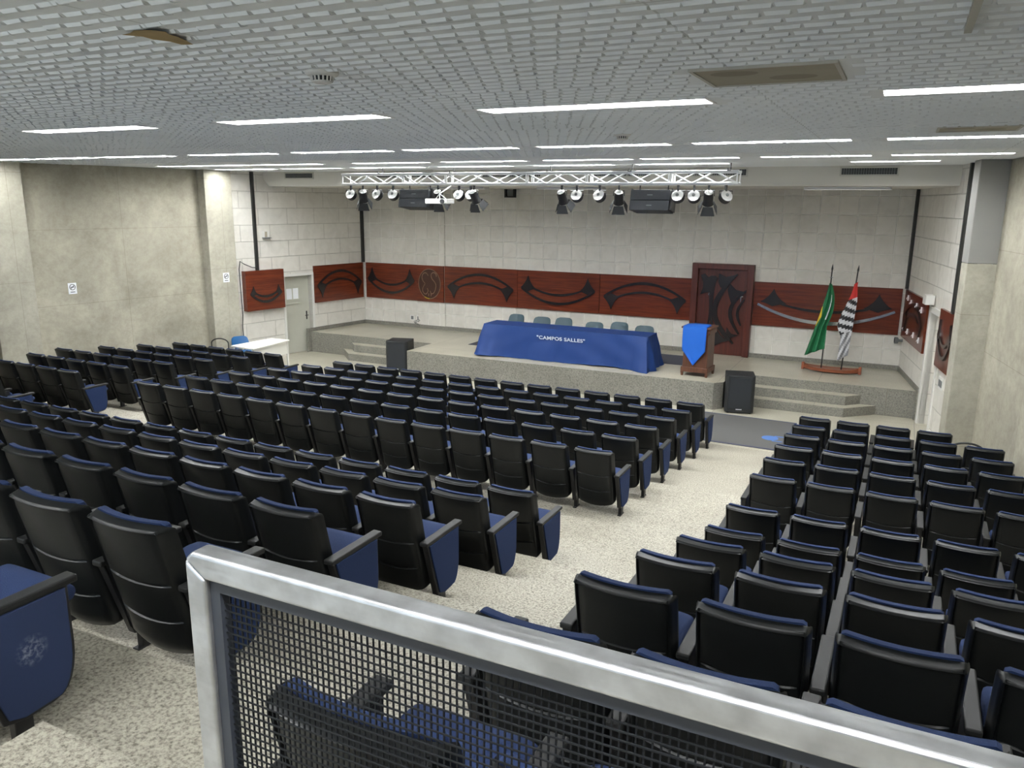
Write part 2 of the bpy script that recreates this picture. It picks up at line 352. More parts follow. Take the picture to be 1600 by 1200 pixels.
# ------------------------------------------------------------------ stage
ST = 0.58
def build_stage():
    mb = MB()
    poly = [(-3.80, 6.5), (-4.18, 4.28), (-0.12, 4.28), (-0.12, 3.08), (7.55, 3.08), (7.72, 3.25), (7.72, 4.28), (11.40, 4.28), (11.02, 6.5)]
    n = len(poly)
    mb.cur = 0
    mb.add([(x, y, 0.0) for x, y in poly]+[(x, y, ST) for x, y in poly], [(i, (i+1) % n, n+(i+1) % n, n+i) for i in range(n)])
    mb.cur = 1; mb.add([(x, y, ST) for x, y in poly], [tuple(range(n))])
    mb.cur = 0
    def steps(x0, x1, xs, sgn):
        for z, yf, ext in ((0.19, 3.72, 0.62), (0.385, 3.99, 0.30)):
            p = [(x0, 4.285), (x0, yf), (x1, yf), (x1+sgn*ext*0.95, 4.285)]
            if sgn < 0: p = p[::-1]
            m = len(p)
            mb.cur = 0; mb.add([(a, b, 0) for a, b in p]+[(a, b, z) for a, b in p], [(i, (i+1) % m, m+(i+1) % m, m+i) for i in range(m)])
            mb.cur = 1; mb.add([(a, b, z) for a, b in p], [tuple(range(m))])
    steps(7.72, 10.08, None, 1); steps(-0.12, -2.45, None, -1)
    o = struct('stage', mb, [M_['granite'], M_['slab']], 'low granite stage with steps at both sides')
    # granite skirting on the stage
    sk = MB(); sk.box(-3.85, 6.2, BY-0.075, BY, ST, ST+0.10); sk.box(7.69, 11.05, BY-0.055, BY, ST, ST+0.10)
    struct('baseboard_back', sk, M_['granite'])
    for sd in 'LR':
        b2 = MB(); sg = 1 if sd == 'L' else -1
        b2.box(0, 2.12, 0, sg*0.03, ST, ST+0.10); b2.box(2.1, 2.32, 0, sg*0.03, 0.0, ST+0.1)
        struct('baseboard_left' if sd == 'L' else 'baseboard_right', b2, M_['granite'], mw=wall_mw(sd))
build_stage()

# ------------------------------------------------------------------ walls
def build_walls():
    mb = MB(); mb.box(-4.4, 6.22, BY, BY+0.25, 0, CEIL); mb.box(7.68, 11.6, BY, BY+0.25, 0, CEIL); mb.box(6.22, 7.68, BY, BY+0.25, 2.72, CEIL)
    mb.box(6.22, 7.68, BY+0.10, BY+0.25, 0, 2.72)
    struct('wall_back', mb, M_['tile_back'])
    mb = MB(); mb.box(-1.9, -0.98, BY-0.045, BY-0.001, ST, 4.6); struct('trim_4', mb, M_['tile_back'], 'shallow pilaster of the back wall')
    # left block wall with its door opening
    dl0, dl1 = dW(4.42), dW(3.50)
    mb = MB(); t = -0.22
    mb.box(0, dl0, t, 0, 0, CEIL); mb.box(dl1, dW(1.95), t, 0, 0, CEIL); mb.box(dl0, dl1, t, 0, 2.19, CEIL)
    struct('wall_left', mb, M_['tile_side'], mw=wall_mw('L'))
    # right block wall with a passage
    dr0, dr1 = dW(3.93), dW(3.02)
    mb = MB(); t = 0.22
    mb.box(0, dr0, 0, t, 0, CEIL); mb.box(dr1, dW(1.25), 0, t, 0, CEIL); mb.box(dr0, dr1, 0, t, 2.25, CEIL)
    struct('wall_right', mb, M_['tile_side'], mw=wall_mw('R'))
    mb = MB()
    mb.box(dr0-0.2, dr0-0.02, t+0.001, 2.2, 0, 2.6); mb.box(dr1+0.02, dr1+0.2, t, 2.2, 0, 2.6); mb.box(dr0-0.2, dr1+0.2, 2.2, 2.4, 0, 2.6); mb.box(dr0-0.2, dr1+0.2, t, 2.4, 2.26, 2.6)
    struct('wall_passage', mb, M_['tile_side'], mw=wall_mw('R'))
    T2 = thing('ceiling_light', 'small ceiling light inside the right passage', 'ceiling light', mw=wall_mw('R') @ Matrix.Translation(((dr0+dr1)/2, 1.0, 2.26)))
    q = MB(); q.box(-0.2, 0.2, -0.4, 0.4, -0.03, -0.001); ob('diffuser', q, emit('passage_lamp_glow', (1, 0.98, 0.94), 9), T2)
    tr = MB()                                             # white frame round the passage
    for a, b in ((dr0-0.10, dr0), (dr1, dr1+0.09)): tr.box(a, b, -0.025, 0.12, 0.0, 2.36)
    tr.box(dr0-0.10, dr1+0.09, -0.025, 0.12, 2.25, 2.36)
    struct('trim_1', tr, M_['white'], mw=wall_mw('R'))
    # concrete walls and columns
    mb = MB(); mb.box(dW(2.2), dW(-17), -0.45, -0.16, 0, CEIL)
    struct('wall_left_concrete', mb, M_['concrete'], mw=wall_mw('L'))
    mb = MB(); mb.box(dW(1.95), dW(1.2), -0.35, 0.13, 0, CEIL); struct('column_left_stage', mb, M_['concrete_col'], 'concrete column beside the white block wall', mw=wall_mw('L'), bevel=0.012)
    mb = MB(); mb.box(dW(-2.88), dW(-3.66), -0.35, 0.16, 0, CEIL); struct('column_left_rear', mb, M_['concrete_col'], 'concrete column at the left edge of the hall', mw=wall_mw('L'), bevel=0.012)
    mb = MB(); mb.box(dW(2.2), dW(-17), 0.27, 0.5, 0, CEIL)
    struct('wall_right_concrete', mb, M_['concrete'], mw=wall_mw('R'))
    mb = MB(); mb.box(dW(1.60), dW(1.24), -0.15, 0.35, 0, 3.36); mb.cur = 1; mb.box(dW(1.60), dW(1.24), -0.15, 0.35, 3.364, CEIL); struct('column_right_stage', mb, [M_['concrete_col'], plain('grey_column_paint', (0.27, 0.265, 0.25), 0.75, var=0.06, bscale=3)], 'concrete column at the right of the hall', mw=wall_mw('R'), bevel=0.012)
    tr = MB(); tr.box(dW(1.80), dW(1.62), -0.03, 0.0, 0, CEIL); tr.box(dW(1.74), dW(1.68), -0.045, -0.03, 0, CEIL)
    struct('trim_2', tr, M_['hatch_edge'], mw=wall_mw('R'))
    wn = thing('added_window', 'unseen long window added high in the rear wall for bluish light', 'window', (4.5, -17.1, 3.2)); wn['kind'] = 'structure'  # unseen window, added to throw bluish light on the near ceiling and railing
    q = MB(); q.box(-5.0, 5.0, 0.001, 0.01, 0.05, 1.35); ob('pane', q, emit('added_daylight_pane', (0.72, 0.86, 1.0), ADDED_WINDOW), wn)
    q = MB()
    for a, b, c, d in ((-5.06, 5.06, 0, 0.05), (-5.06, 5.06, 1.35, 1.40)): q.box(a, b, 0.001, 0.06, c, d)
    for k in range(6): q.box(-5.03+k*2.0, -4.97+k*2.0, 0.011, 0.06, 0.05, 1.35)
    ob('window_frame', q, M_['white'], wn)
    mb = MB(); mb.box(-9, 17, -17.4, -17.1, 0, CEIL); struct('wall_rear', mb, plain('rear_wall_paint', (0.50, 0.54, 0.58), 0.7))
build_walls()

rowA = [(2.128, 3.904), (4.969, 6.745), (7.727, 9.503), (10.611, 12.366)]
rowB = [(-5.05, -3.9), (-3.72, -2.281), (-2.072, -0.317), (0.163, 1.919), (2.336, 4.071), (4.342, 6.077), (6.411, 8.145), (8.438, 10.193), (10.548, 12.261)]
rowC = [(-4.25, -3.514), (-3.357, -1.633), (-1.477, 0.247), (1.083, 2.754), (3.068, 4.739), (5.105, 6.672), (6.829, 8.396), (8.73, 10.276), (10.537, 12.052)]
rowD = [(-4.402, -2.574), (-2.312, -0.693), (-0.275, 1.501), (1.919, 3.59), (4.112, 5.732), (6.202, 7.873), (9.89, 11.216)]
rowE = [(a, a+1.7) for a in (0.6, 3.9, 6.8, 9.7, 12.3)]  # unseen lights over the rear landing, added to light near ceiling and railing
LROWS = [(rowA, -7.53), (rowB, -3.529), (rowC, -0.395), (rowD, 1.42), (rowE, -13.0)]
HW_ = 0.145
# ------------------------------------------------------------------ ceiling with cast relief
def build_ceiling():
    mb = MB(); yc = -17.4
    for row, yl in sorted(LROWS, key=lambda q: q[1]):
        mb.box(-9.2, 16.8, yc, yl-HW_, CEIL, CEIL+0.12); xc = -9.2
        for a, b in row: mb.box(xc, a, yl-HW_, yl+HW_, CEIL, CEIL+0.12); xc = b
        mb.box(xc, 16.8, yl-HW_, yl+HW_, CEIL, CEIL+0.12); yc = yl+HW_
    mb.box(-9.2, 16.8, yc, 6.9, CEIL, CEIL+0.12)
    mb.box(-9.2, 16.8, -17.4, 6.9, CEIL+0.121, CEIL+0.16)
    def blocked(x, y):
        for row, yl in LROWS:
            if abs(y-yl) < HW_+0.09 and any(a-0.11 < x < b+0.11 for a, b in row): return True
        return any(a-0.07 < x < b+0.07 and c-0.05 < y < d+0.05 for a, b, c, d in ((9.691, 10.443, -8.899, -8.251), (10.997, 11.676, -4.877, -4.354)))
    v = mb.v; f = mb.f
    rnd = random.Random(3)
    px, py = 0.118, 0.135
    y = -11.95
    j = 0
    while y < -1.6:
        xa = 3.0 if y < -8.5 else (-2.5 if y < -6 else -6.0)
        xb = 12.9
        x = xa + (0.5*px if j % 2 else 0)
        dz = 0.0115
        while x < xb:
            if blocked(x, y): x += px; continue
            l = px*0.46*rnd.uniform(0.85, 1.1); jy = rnd.uniform(-0.009, 0.009); k = rnd.uniform(-0.009, 0.009)
            o = len(v)
            y0 = y+jy
            q = rnd.uniform(-0.003, 0.003)
            v += [(x-l, y0-0.024, CEIL+0.001), (x+l, y0-0.024+k, CEIL+0.001), (x+l, y0+0.040+k, CEIL+0.001), (x-l, y0+0.040, CEIL+0.001),
                  (x-l*0.9, y0-0.008+q, CEIL-dz), (x+l*0.9, y0-0.008+k-q, CEIL-dz), (x+l*0.85, y0+0.008+k, CEIL-dz*0.95), (x-l*0.85, y0+0.008, CEIL-dz*0.95)]
            f += [(o, o+4, o+5, o+1), (o+4, o+7, o+6, o+5), (o+7, o+3, o+2, o+6), (o, o+3, o+7, o+4), (o+1, o+5, o+6, o+2)]
            mb.mi += [0]*5
            x += px
        y += py; j += 1
    struct('ceiling', mb, M_['ceil'])
build_ceiling()

# soffit over the stage with air vents
def build_soffit():
    mb = MB()
    poly = [(-4.26, 4.60), (11.66, 4.60), (11.73, CEIL), (-4.62, CEIL)]
    mb.prism(poly, 3.0, 3.18, 'y')
    mb.box(-4.35, 11.62, 3.18, 6.45, 4.60, 4.66)
    struct('trim_3', mb, M_['soffit'], 'beige beam over the front of the stage')
build_soffit()
def vent(x0, x1, z0, z1, label):
    t = thing('air_vent', label, 'vent', (0, 2.998, 0), group='air vents in the stage beam')
    fr = MB(); w_ = 0.03
    fr.box(x0, x1, -0.02, 0, z0, z0+w_); fr.box(x0, x1, -0.02, 0, z1-w_, z1); fr.box(x0, x0+w_, -0.02, 0, z0+w_, z1-w_); fr.box(x1-w_, x1, -0.02, 0, z0+w_, z1-w_)
    ob('frame', fr, M_['hatch_edge'], t)
    bk = MB(); bk.box(x0+w_, x1-w_, -0.004, 0, z0+w_, z1-w_); ob('backing', bk, M_['grille_dark'], t)
    sl = MB(); n = int((x1-x0)/0.045)
    for i in range(1, n):
        x = x0+w_+(x1-x0-2*w_)*i/n; sl.box(x-0.006, x+0.002, -0.016, -0.005, z0+w_, z1-w_)
    for i in range(1, 4):
        z = z0+w_+(z1-z0-2*w_)*i/4; sl.box(x0+w_, x1-w_, -0.012, -0.005, z-0.004, z+0.003)
    ob('grille', sl, M_['grille'], t)
vent(-3.70, -2.76, 4.775, 4.945, 'air vent in the stage beam at its left end, clear of the truss')
vent(-0.85, 0.75, 4.775, 4.945, 'air vent in the stage beam behind the left end of the truss')
vent(2.05, 3.55, 4.775, 4.945, 'air vent in the stage beam behind the truss, above the projector')
vent(4.65, 6.0, 4.775, 4.945, 'air vent in the stage beam behind the truss, right of its middle')
vent(6.75, 7.95, 4.775, 4.945, 'air vent in the stage beam behind the right end of the truss')
vent(9.62, 10.62, 4.775, 4.945, 'air vent in the stage beam right of the truss')

# ------------------------------------------------------------------ doors
def build_doors():
    # left grey door
    mw = wall_mw('L'); d0, d1 = dW(4.42), dW(3.50)
    t = thing('door_1', 'grey painted door with louvred window at left of the stage', 'door', mw=mw); t['kind'] = 'structure'
    fr = MB()
    for a, b in ((d0-0.07, d0), (d1, d1+0.07)): fr.box(a, b, -0.16, 0.02, 0, 2.26)
    fr.box(d0, d1, -0.16, 0.02, 2.19, 2.26); ob('frame', fr, M_['white'], t)
    lf = MB(); lf.box(d0+0.003, d1-0.003, -0.19, -0.145, 0.01, 2.185); leaf = ob('leaf', lf, M_['door_grey'], t)
    wd = MB()
    xa, xb, za, zb = d0+0.33, d1-0.10, 1.50, 1.88
    for a, b, c, d in ((xa, xb, za, za+0.04), (xa, xb, zb-0.04, zb), (xa, xa+0.04, za, zb), (xb-0.04, xb, za, zb), ((xa+xb)/2-0.015, (xa+xb)/2+0.015, za, zb)): wd.box(a, b, -0.145, -0.125, c, d)
    wd.box(xa-0.06, xb+0.05, -0.145, -0.12, za-0.11, za-0.075)
    ob('vent_frame', wd, M_['door_grey'], t)
    gl = MB(); gl.box(xa+0.04, xb-0.04, -0.145, -0.138, za+0.04, zb-0.04); ob('pane', gl, M_['text_white'], t)
    h = MB(); h.box(d0+0.09, d0+0.125, -0.145, -0.13, 0.92, 1.16); h.box(d0+0.07, d0+0.19, -0.11, -0.095, 1.03, 1.05); h.box(d0+0.10, d0+0.115, -0.13, -0.10, 1.03, 1.05)
    ob('handle', h, M_['metal_black'], t, bevel=0.004)
    # carved door in the back wall
    t = thing('door_2', 'tall carved red wood door with frame at the back of the stage', 'door', (0, BY, ST)); t['kind'] = 'structure'
    x0, x1, H = 6.20, 7.69, 2.25
    fr = MB(); fr.box(x0, x0+0.15, -0.17, 0.02, 0, H); fr.box(x1-0.15, x1, -0.17, 0.02, 0, H); fr.box(x0+0.15, x1-0.15, -0.17, 0.02, H-0.13, H)
    ob('frame', fr, M_['wood_edge'], t, bevel=0.008)
    lf = MB(); lf.box(x0+0.152, x1-0.152, -0.06, 0.02, 0.008, H-0.132); ob('leaf', lf, M_['wood_edge'], t)
    def P(px, py): # photo-crop proportions of the leaf to metres
        return (x0+0.15+(px-250)/(640-250)*(x1-x0-0.30), (H-0.13)*(1-(py-95)/(790-95)))
    cr = MB()
    shapes = [[(270,150),(300,135),(330,165),(350,150),(385,150),(405,165),(390,210),(372,250),(362,310),(352,310),(345,285),(310,290),(272,305),(290,255),(292,205)],
              [(415,130),(470,155),(555,135),(500,195),(455,250),(430,240),(412,200)],
              [(508,210),(555,255),(625,268),(560,310),(525,365),(500,300),(490,255)],
              [(500,560),(540,610),(600,620),(545,640),(515,665),(500,620)],
              [(420,580),(450,620),(480,650),(530,665),(480,680),(440,700),(400,730),(395,690),(412,640)]]
    for shp in shapes: cr.prism([P(*q) for q in shp][::-1], -0.095, -0.06, 'y')
    def band(pts, wd, yo):
        pts = [Vector(P(*q)) for q in pts]; L = []; R = []
        for i, p in enumerate(pts):
            tt = (pts[min(i+1, len(pts)-1)]-pts[max(i-1, 0)]).normalized(); nn = Vector((-tt.y, tt.x))
            ww = wd*(0.35+0.65*math.sin(math.pi*(i+0.5)/len(pts)))
            L.append(p+nn*ww); R.append(p-nn*ww)
        cr.prism([(p.x, p.y) for p in L+R[::-1]], yo, -0.06, 'y')
    def arc(a, b, bulge, n=12):
        a = Vector(a); b = Vector(b); m = b-a; nn = Vector((-m.y, m.x)).normalized()
        return [tuple(a+m*(i/n)+nn*bulge*math.sin(math.pi*i/n)) for i in range(n+1)]
    band(arc((560, 130), (560, 690), 165, 16), 0.05, -0.11)
    band(arc((500, 205), (510, 660), 108, 14), 0.062, -0.085)
    band(arc((640, 255), (600, 610), 100, 12), 0.046, -0.10)
    band(arc((625, 330), (610, 540), 40, 10), 0.035, -0.09)
    band(arc((345, 300), (350, 540), -14, 8), 0.032, -0.085)
    band(arc((385, 210), (395, 620), 25, 8), 0.036, -0.08)
    ob('carving', cr, M_['wood_dark'], t)
    hd = MB(); hx, hz = P(598, 325); hd.box(hx-0.008, hx+0.008, -0.10, -0.06, hz-0.07, hz+0.07); hd.tube([(hx, -0.1, hz+0.055), (hx+0.05, -0.1, hz+0.055)], 0.008)
    hx, hz = P(342, 297); hd.box(hx-0.012, hx+0.012, -0.105, -0.09, hz-0.03, hz+0.02)
    ob('handle', hd, M_['chrome'], t)
build_doors()

# ------------------------------------------------------------------ carved wall panels
def arc_strip(cx, cz, a, b, t0, t1, wd, n=22, up=1, taper=0.0):
    L = []; R = []
    for i in range(n+1):
        t = math.radians(t0+(t1-t0)*i/n); x, z = cx+a*math.sin(t), cz+up*b*math.cos(t)
        dx, dz = a*math.cos(t), -up*b*math.sin(t); q = math.hypot(dx, dz); nx, nz = -dz/q, dx/q
        k = wd*(1-taper*abs(2*i/n-1))
        L.append((x+nx*k, z+nz*k)); R.append((x-nx*k, z-nz*k))
    return L+R[::-1]
def qcurve(p, c, q, n=6):
    return [tuple((1-t)**2*a+2*t*(1-t)*b+t*t*d for a, b, d in zip(p, c, q)) for t in (k/n for k in range(n+1))]
def carve(t, w, h, up, yo, depth, sc_=1.0, silver=False, cz=0.5, vs=1.0):
    """crescent of two arcs joined by kite shaped heads; up=+1 arch, up=-1 smile"""
    def P(x, z): return (x*w*sc_, h*(cz+up*(z-0.5)*sc_*vs))
    def strip(xe, ze, za, hw, n=24):
        # parabola-like arc through (+-xe, ze) with apex za
        pts = [P(xe*k/n*2-xe, ze+(za-ze)*(1-(2*k/n-1)**2)) for k in range(n+1)]
        L = []; R = []
        for i, p in enumerate(pts):
            a = pts[max(i-1, 0)]; b = pts[min(i+1, n)]; q = math.hypot(b[0]-a[0], b[1]-a[1]); nx, nz = -(b[1]-a[1])/q, (b[0]-a[0])/q
            k = hw*(1-0.35*abs(2*i/n-1)); L.append((p[0]+nx*k, p[1]+nz*k)); R.append((p[0]-nx*k, p[1]-nz*k))
        return L+R[::-1]
    mb = MB()
    if silver: mb.prism(strip(0.30, 0.48, 0.60, 0.034), yo, yo+depth, 'y')
    else:
        mb.prism(strip(0.445, 0.46, 0.82, 0.036), yo, yo+depth, 'y')
        mb.prism(strip(0.29, 0.46, 0.595, 0.033), yo, yo+depth*0.8, 'y')
    for s in (-1, 1):
        a, b, c, d = (s*0.455, 0.44), (s*0.365, 0.54), (s*0.265, 0.465), (s*0.362, 0.13)
        out = qcurve(a, (s*0.40, 0.48), b)[:-1]+qcurve(b, (s*0.33, 0.50), c)[:-1]+qcurve(c, (s*0.335, 0.36), d)[:-1]+qcurve(d, (s*0.395, 0.34), a)[:-1]
        mb.prism([P(*q) for q in out], yo, yo+depth*1.1, 'y')
    ob('carving', mb, M_['wood_dark'], t)
    if silver:
        sv = MB(); sv.prism(strip(0.475, 0.50, 0.86, 0.042), yo, yo+depth*1.2, 'y')
        x = ob('metal_arc', sv, M_['chrome'], t); x['label'] = 'shiny metal lower arc'
def panel(name, x0, x1, up, label, z0=1.385, z1=2.435, side='B', sc_=1.0, silver=False, th=0.055, proud=0.0015, mode='arc'):
    w_, h_ = x1-x0, z1-z0
    if side == 'B':
        t = thing(name, label, 'wall panel', ((x0+x1)/2, BY-proud, z0), group='carved red wood wall panels'); fy = -th; dep = -0.03
    else:
        mw = wall_mw(side) @ Matrix.Translation(((x0+x1)/2, 0.0015 if side == 'L' else -0.0015, z0)); t = thing(name, label, 'wall panel', mw=mw, group='carved red wood wall panels')
        fy = th if side == 'L' else -th; dep = 0.03 if side == 'L' else -0.03
    b = MB(); b.box(-w_/2+0.002, w_/2-0.002, 0 if side != 'B' else 0.0, fy, 0, h_); ob('board', b, M_['wood'], t, bevel=0.004)
    if mode == 'arc': carve(t, w_, h_, up, fy, dep, sc_, silver, *((0.40, 0.66) if label.startswith('small') else (0.5, 1.0)))
    return t, w_, h_, fy, dep
panel('carved_panel', -3.75, -1.905, -1, 'red wood panel with smile-shaped carving, back wall beside the left corner')
t, w_, h_, fy, dep = panel('carved_panel', -1.90, -0.985, 1, 'narrow red wood panel with round scrolled medallion', proud=0.048, mode='none')
def medallion(t, w_, h_, fy):
    md = MB(); md.prism([(0.37*math.sin(2*math.pi*k/32), h_/2+0.43*math.cos(2*math.pi*k/32)) for k in range(32)], fy, fy-0.02, 'y'); ob('medallion', md, plain('medallion_wood', (0.045, 0.018, 0.012), 0.25), t)
    lt = MB(); y = fy-0.03; c = h_/2
    ring = [(0.37*math.sin(2*math.pi*k/40), y, c+0.43*math.cos(2*math.pi*k/40)) for k in range(41)]
    lt.tube(ring, 0.011, 6)
    cc = [(-0.04, 0.24), (-0.10, 0.31), (-0.19, 0.30), (-0.25, 0.20), (-0.22, 0.08), (-0.15, 0.0), (-0.21, -0.10), (-0.24, -0.2), (-0.18, -0.29), (-0.10, -0.29), (-0.05, -0.20), (-0.08, -0.13)]
    s2 = [(0.24, 0.22), (0.21, 0.31), (0.12, 0.33), (0.06, 0.26), (0.09, 0.15), (0.17, 0.07), (0.22, -0.03), (0.20, -0.16), (0.14, -0.26), (0.06, -0.28), (0.02, -0.2)]
    for P in (cc, s2):
        q = []
        for i in range(len(P)-1):
            for k in range(4):
                a = k/4; p0 = P[max(i-1, 0)]; p1 = P[i]; p2 = P[i+1]; p3 = P[min(i+2, len(P)-1)]
                q.append(tuple(0.5*((2*p1[d])+(-p0[d]+p2[d])*a+(2*p0[d]-5*p1[d]+4*p2[d]-p3[d])*a*a+(-p0[d]+3*p1[d]-3*p2[d]+p3[d])*a**3) for d in (0, 1)))
        q.append(P[-1]); lt.tube([(a, y, c+b) for a, b in q], 0.012, 6)
    for dx in (-0.03, 0.05): lt.tube([(dx, y, c-0.36), (dx, y, c-0.28)], 0.012, 6)
    x = ob('monogram', lt, plain('monogram_wood', (0.20, 0.11, 0.065), 0.3), t)
    gm = MB(); gm.tube([(0.37*math.sin(a), fy-0.035, c+0.43*math.cos(a)) for a in [math.pi+0.15*k for k in range(0, 4)]], 0.012, 6); x = ob('gold_edge', gm, M_['flag_yellow'], t)
medallion(t, w_, h_, fy)
panel('carved_panel', -0.98, 1.36, 1, 'red wood panel with arch-shaped carving right of the scrolled medallion')
panel('carved_panel', 1.365, 3.76, -1, 'red wood panel with smile-shaped carving above the blue draped table')
panel('carved_panel', 3.765, 6.19, 1, 'red wood panel with arch-shaped carving left of the carved door')
panel('carved_panel', 7.70, 10.93, -1, 'wide red wood panel with shiny metal arc behind the flags', silver=True, sc_=0.98)
panel('carved_panel', 0.09, dW(4.46)-0.03, 1, 'red wood panel with arch-shaped carving between grey door and left corner', side='L')
panel('carved_panel', dW(3.37), dW(2.16), -1, 'small red wood panel with smile-shaped carving beside the left concrete column', side='L', th=0.16, sc_=0.9)
t, w_, h_, fy, dep = panel('carved_panel', 0.10, dW(4.10), 1, 'dark red wood panel with metal hooks on the right stage wall', side='R', mode='none')
carve(t, w_, h_, 1, fy, dep, 0.9)
for i, (a, b) in enumerate(((0.18, 0.86), (0.34, 0.80), (0.60, 0.80), (0.82, 0.78), (0.14, 0.22), (0.32, 0.20), (0.60, 0.22), (0.84, 0.20))):
    hk = MB(); x = (a-0.5)*w_; z = b*h_; hk.box(x-0.018, x+0.018, fy-0.0005, fy-0.02, z-0.06, z+0.06); hk.tube([(x, fy-0.02, z+0.01), (x, fy-0.035, z), (x, fy-0.04, z-0.03)], 0.006, 6)
    ob('hook', hk, M_['text_white'], t)
panel('carved_panel', dW(2.98), dW(1.83), -1, 'glossy red wood panel with smile-shaped carving by the right concrete column', side='R', sc_=0.9)

# black vertical conduits
def conduit(side, d, z0, label, wd=0.045):
    mb = MB(); sg = 1 if side == 'L' else -1
    mb.box(d-wd, d+wd, 0.002*sg, 0.06*sg, z0, CEIL-0.005)
    o = ob('conduit', mb, M_['duct'], mw=wall_mw(side)); tag(o, label, 'conduit', 'black vertical conduits')
conduit('L', 0.06, 2.44, 'black vertical conduit in the left back corner of the stage')
conduit('L', dW(2.63), 2.44, 'black vertical conduit above the small panel by the left column', 0.04)
conduit('R', 0.06, 2.44, 'black vertical conduit in the right back corner of the stage', 0.05)
conduit('R', dW(2.2), 2.44, 'black vertical conduit near the right concrete column', 0.05)

# ------------------------------------------------------------------ ceiling luminaires
def troffer_proto(L):
    return L
tro_cache = {}
def troffer(x0, x1, y, label, wd=0.29, lamp=None, zc=CEIL, deep=0.058):
    """open recessed housing with white reflector sides, tube plate at the top and a louver"""
    t = thing('ceiling_light', label, 'ceiling light', ((x0+x1)/2, y, zc), group='recessed fluorescent lights')
    L = round((x1-x0)/2, 3); key = (L, lamp)
    if key not in tro_cache:
        W = wd/2; fr = MB(); e = 0.004; D = deep
        fr.box(-L-0.02, L+0.02, -W-0.02, -W-0.0005, -0.006, 0.0); fr.box(-L-0.02, L+0.02, W+0.0005, W+0.02, -0.006, 0.0); fr.box(-L-0.02, -L-0.0005, -W, W, -0.006, 0.0); fr.box(L+0.0005, L+0.02, -W, W, -0.006, 0.0)
        fr.box(-L+0.001, L-0.001, -W+0.001, -W+e, -0.004, D); fr.box(-L+0.001, L-0.001, W-e, W-0.001, -0.004, D); fr.box(-L+0.001, -L+e, -W+e, W-e, -0.004, D); fr.box(L-e, L-0.001, -W+e, W-e, -0.004, D)
        fr.box(-L+0.001, L-0.001, -W+0.001, W-0.001, D, D+0.004)
        df = MB(); df.box(-L+e, L-e, -W+e, W-e, D-0.012, D-0.002)
        lv = MB(); n = max(6, int(2*L/0.135))
        for i in range(1, n):
            x = -L+2*L*i/n; lv.box(x-0.002, x+0.002, -W+e, W-e, -0.003, D*0.44)
        lv.box(-L+e, L-e, -0.0015, 0.0015, D*0.38, D*0.43)
        tro_cache[key] = [ob('frame', fr, M_['louver'], t), ob('diffuser', df, lamp or M_['lamp'], t), ob('louver', lv, M_['louver'], t)]
    else:
        for o in tro_cache[key]:
            c = o.copy(); C.objects.link(c); c.parent = t
    return t
ph = {'A': 'nearest row', 'B': 'second row of lights', 'C': 'third row of lights', 'D': 'farthest row above the truss'}
for nm, row, y, hy in (('A', rowA, -7.53, 1), ('B', rowB, -3.529, 1), ('C', rowC, -0.395, 1), ('D', rowD, 1.42, 1)):
    for i, (a, b) in enumerate(row):
        troffer(a, b, y, '%s ceiling light from the left, %s' % (ORD[i+1], ph[nm]))
for i, (a, b) in enumerate(rowE):
    troffer(a, b, -13.0, 'unseen fluorescent ceiling light added above the rear landing')
for x0, lb in ((0.0, 'left'), (3.0, 'middle'), (8.9, 'right')):
    tt = troffer(x0, x0+1.6, 4.1, 'small stage light under the beam, %s one of three' % lb, lamp=M_['stage_lamp'], zc=4.555, deep=0.04); tt['group'] = 'lights under the stage beam'

def smoke(x, y, r, label):
    t = thing('smoke_detector', label, 'smoke detector', (x, y, CEIL))
    b = MB(); b.lathe([(r, 0.01), (r, -0.012), (r*0.9, -0.022), (r*0.72, -0.026)], 24); ob('base', b, M_['white'], t, smooth=True)
    g = MB(); g.lathe([(r*0.6, -0.024), (r*0.6, -0.05)], 20); ob('chamber', g, M_['grille_dark'], t)
    f = MB()
    for k in range(16):
        a = 2*math.pi*k/16; f.tube([(r*0.66*math.cos(a), r*0.66*math.sin(a), -0.024), (r*0.6*math.cos(a), r*0.6*math.sin(a), -0.052)], 0.0055, 5)
    f.lathe([(r*0.62, -0.05), (r*0.60, -0.058), (r*0.4, -0.064), (0.01, -0.066)], 20); ob('cage', f, M_['white'], t)
smoke(7.8, -9.609, 0.095, 'round white smoke detector on the near ceiling')
smoke(8.072, -5.117, 0.09, 'small smoke detector farther along the ceiling, left of centre light')
def hatch(x0, x1, y0, y1, label):
    t = thing('ceiling_hatch', label, 'hatch', ((x0+x1)/2, (y0+y1)/2, CEIL))
    a, b = (x1-x0)/2, (y1-y0)/2
    m = MB(); m.box(-a+0.02, a-0.02, -b+0.02, b-0.02, -0.008, 0.0); ob('board', m, M_['hatch'], t)
    f = MB(); f.box(-a, a, -b, -b+0.02, -0.014, 0.0); f.box(-a, a, b-0.02, b, -0.014, 0.0); f.box(-a, -a+0.02, -b+0.02, b-0.02, -0.014, 0.0); f.box(a-0.02, a, -b+0.02, b-0.02, -0.014, 0.0); ob('frame', f, M_['hatch_edge'], t)
    p = MB()
    for cx, cy in ((-a*0.45, -b*0.4), (a*0.3, b*0.3)): p.add([(cx+0.13*math.cos(k*math.pi/12), cy+0.09*math.sin(k*math.pi/12), -0.0085) for k in range(24)], [tuple(range(24))[::-1]])
    q = ob('damp_mark', p, M_['hatch'], t); q.data.materials[0] = plain('damp_beige', (0.27, 0.245, 0.18), 0.8)
hatch(9.691, 10.443, -8.899, -8.251, 'beige ceiling hatch with damp marks, nearest to the viewer')
hatch(10.997, 11.676, -4.877, -4.354, 'beige ceiling hatch near the right wall, farther away')
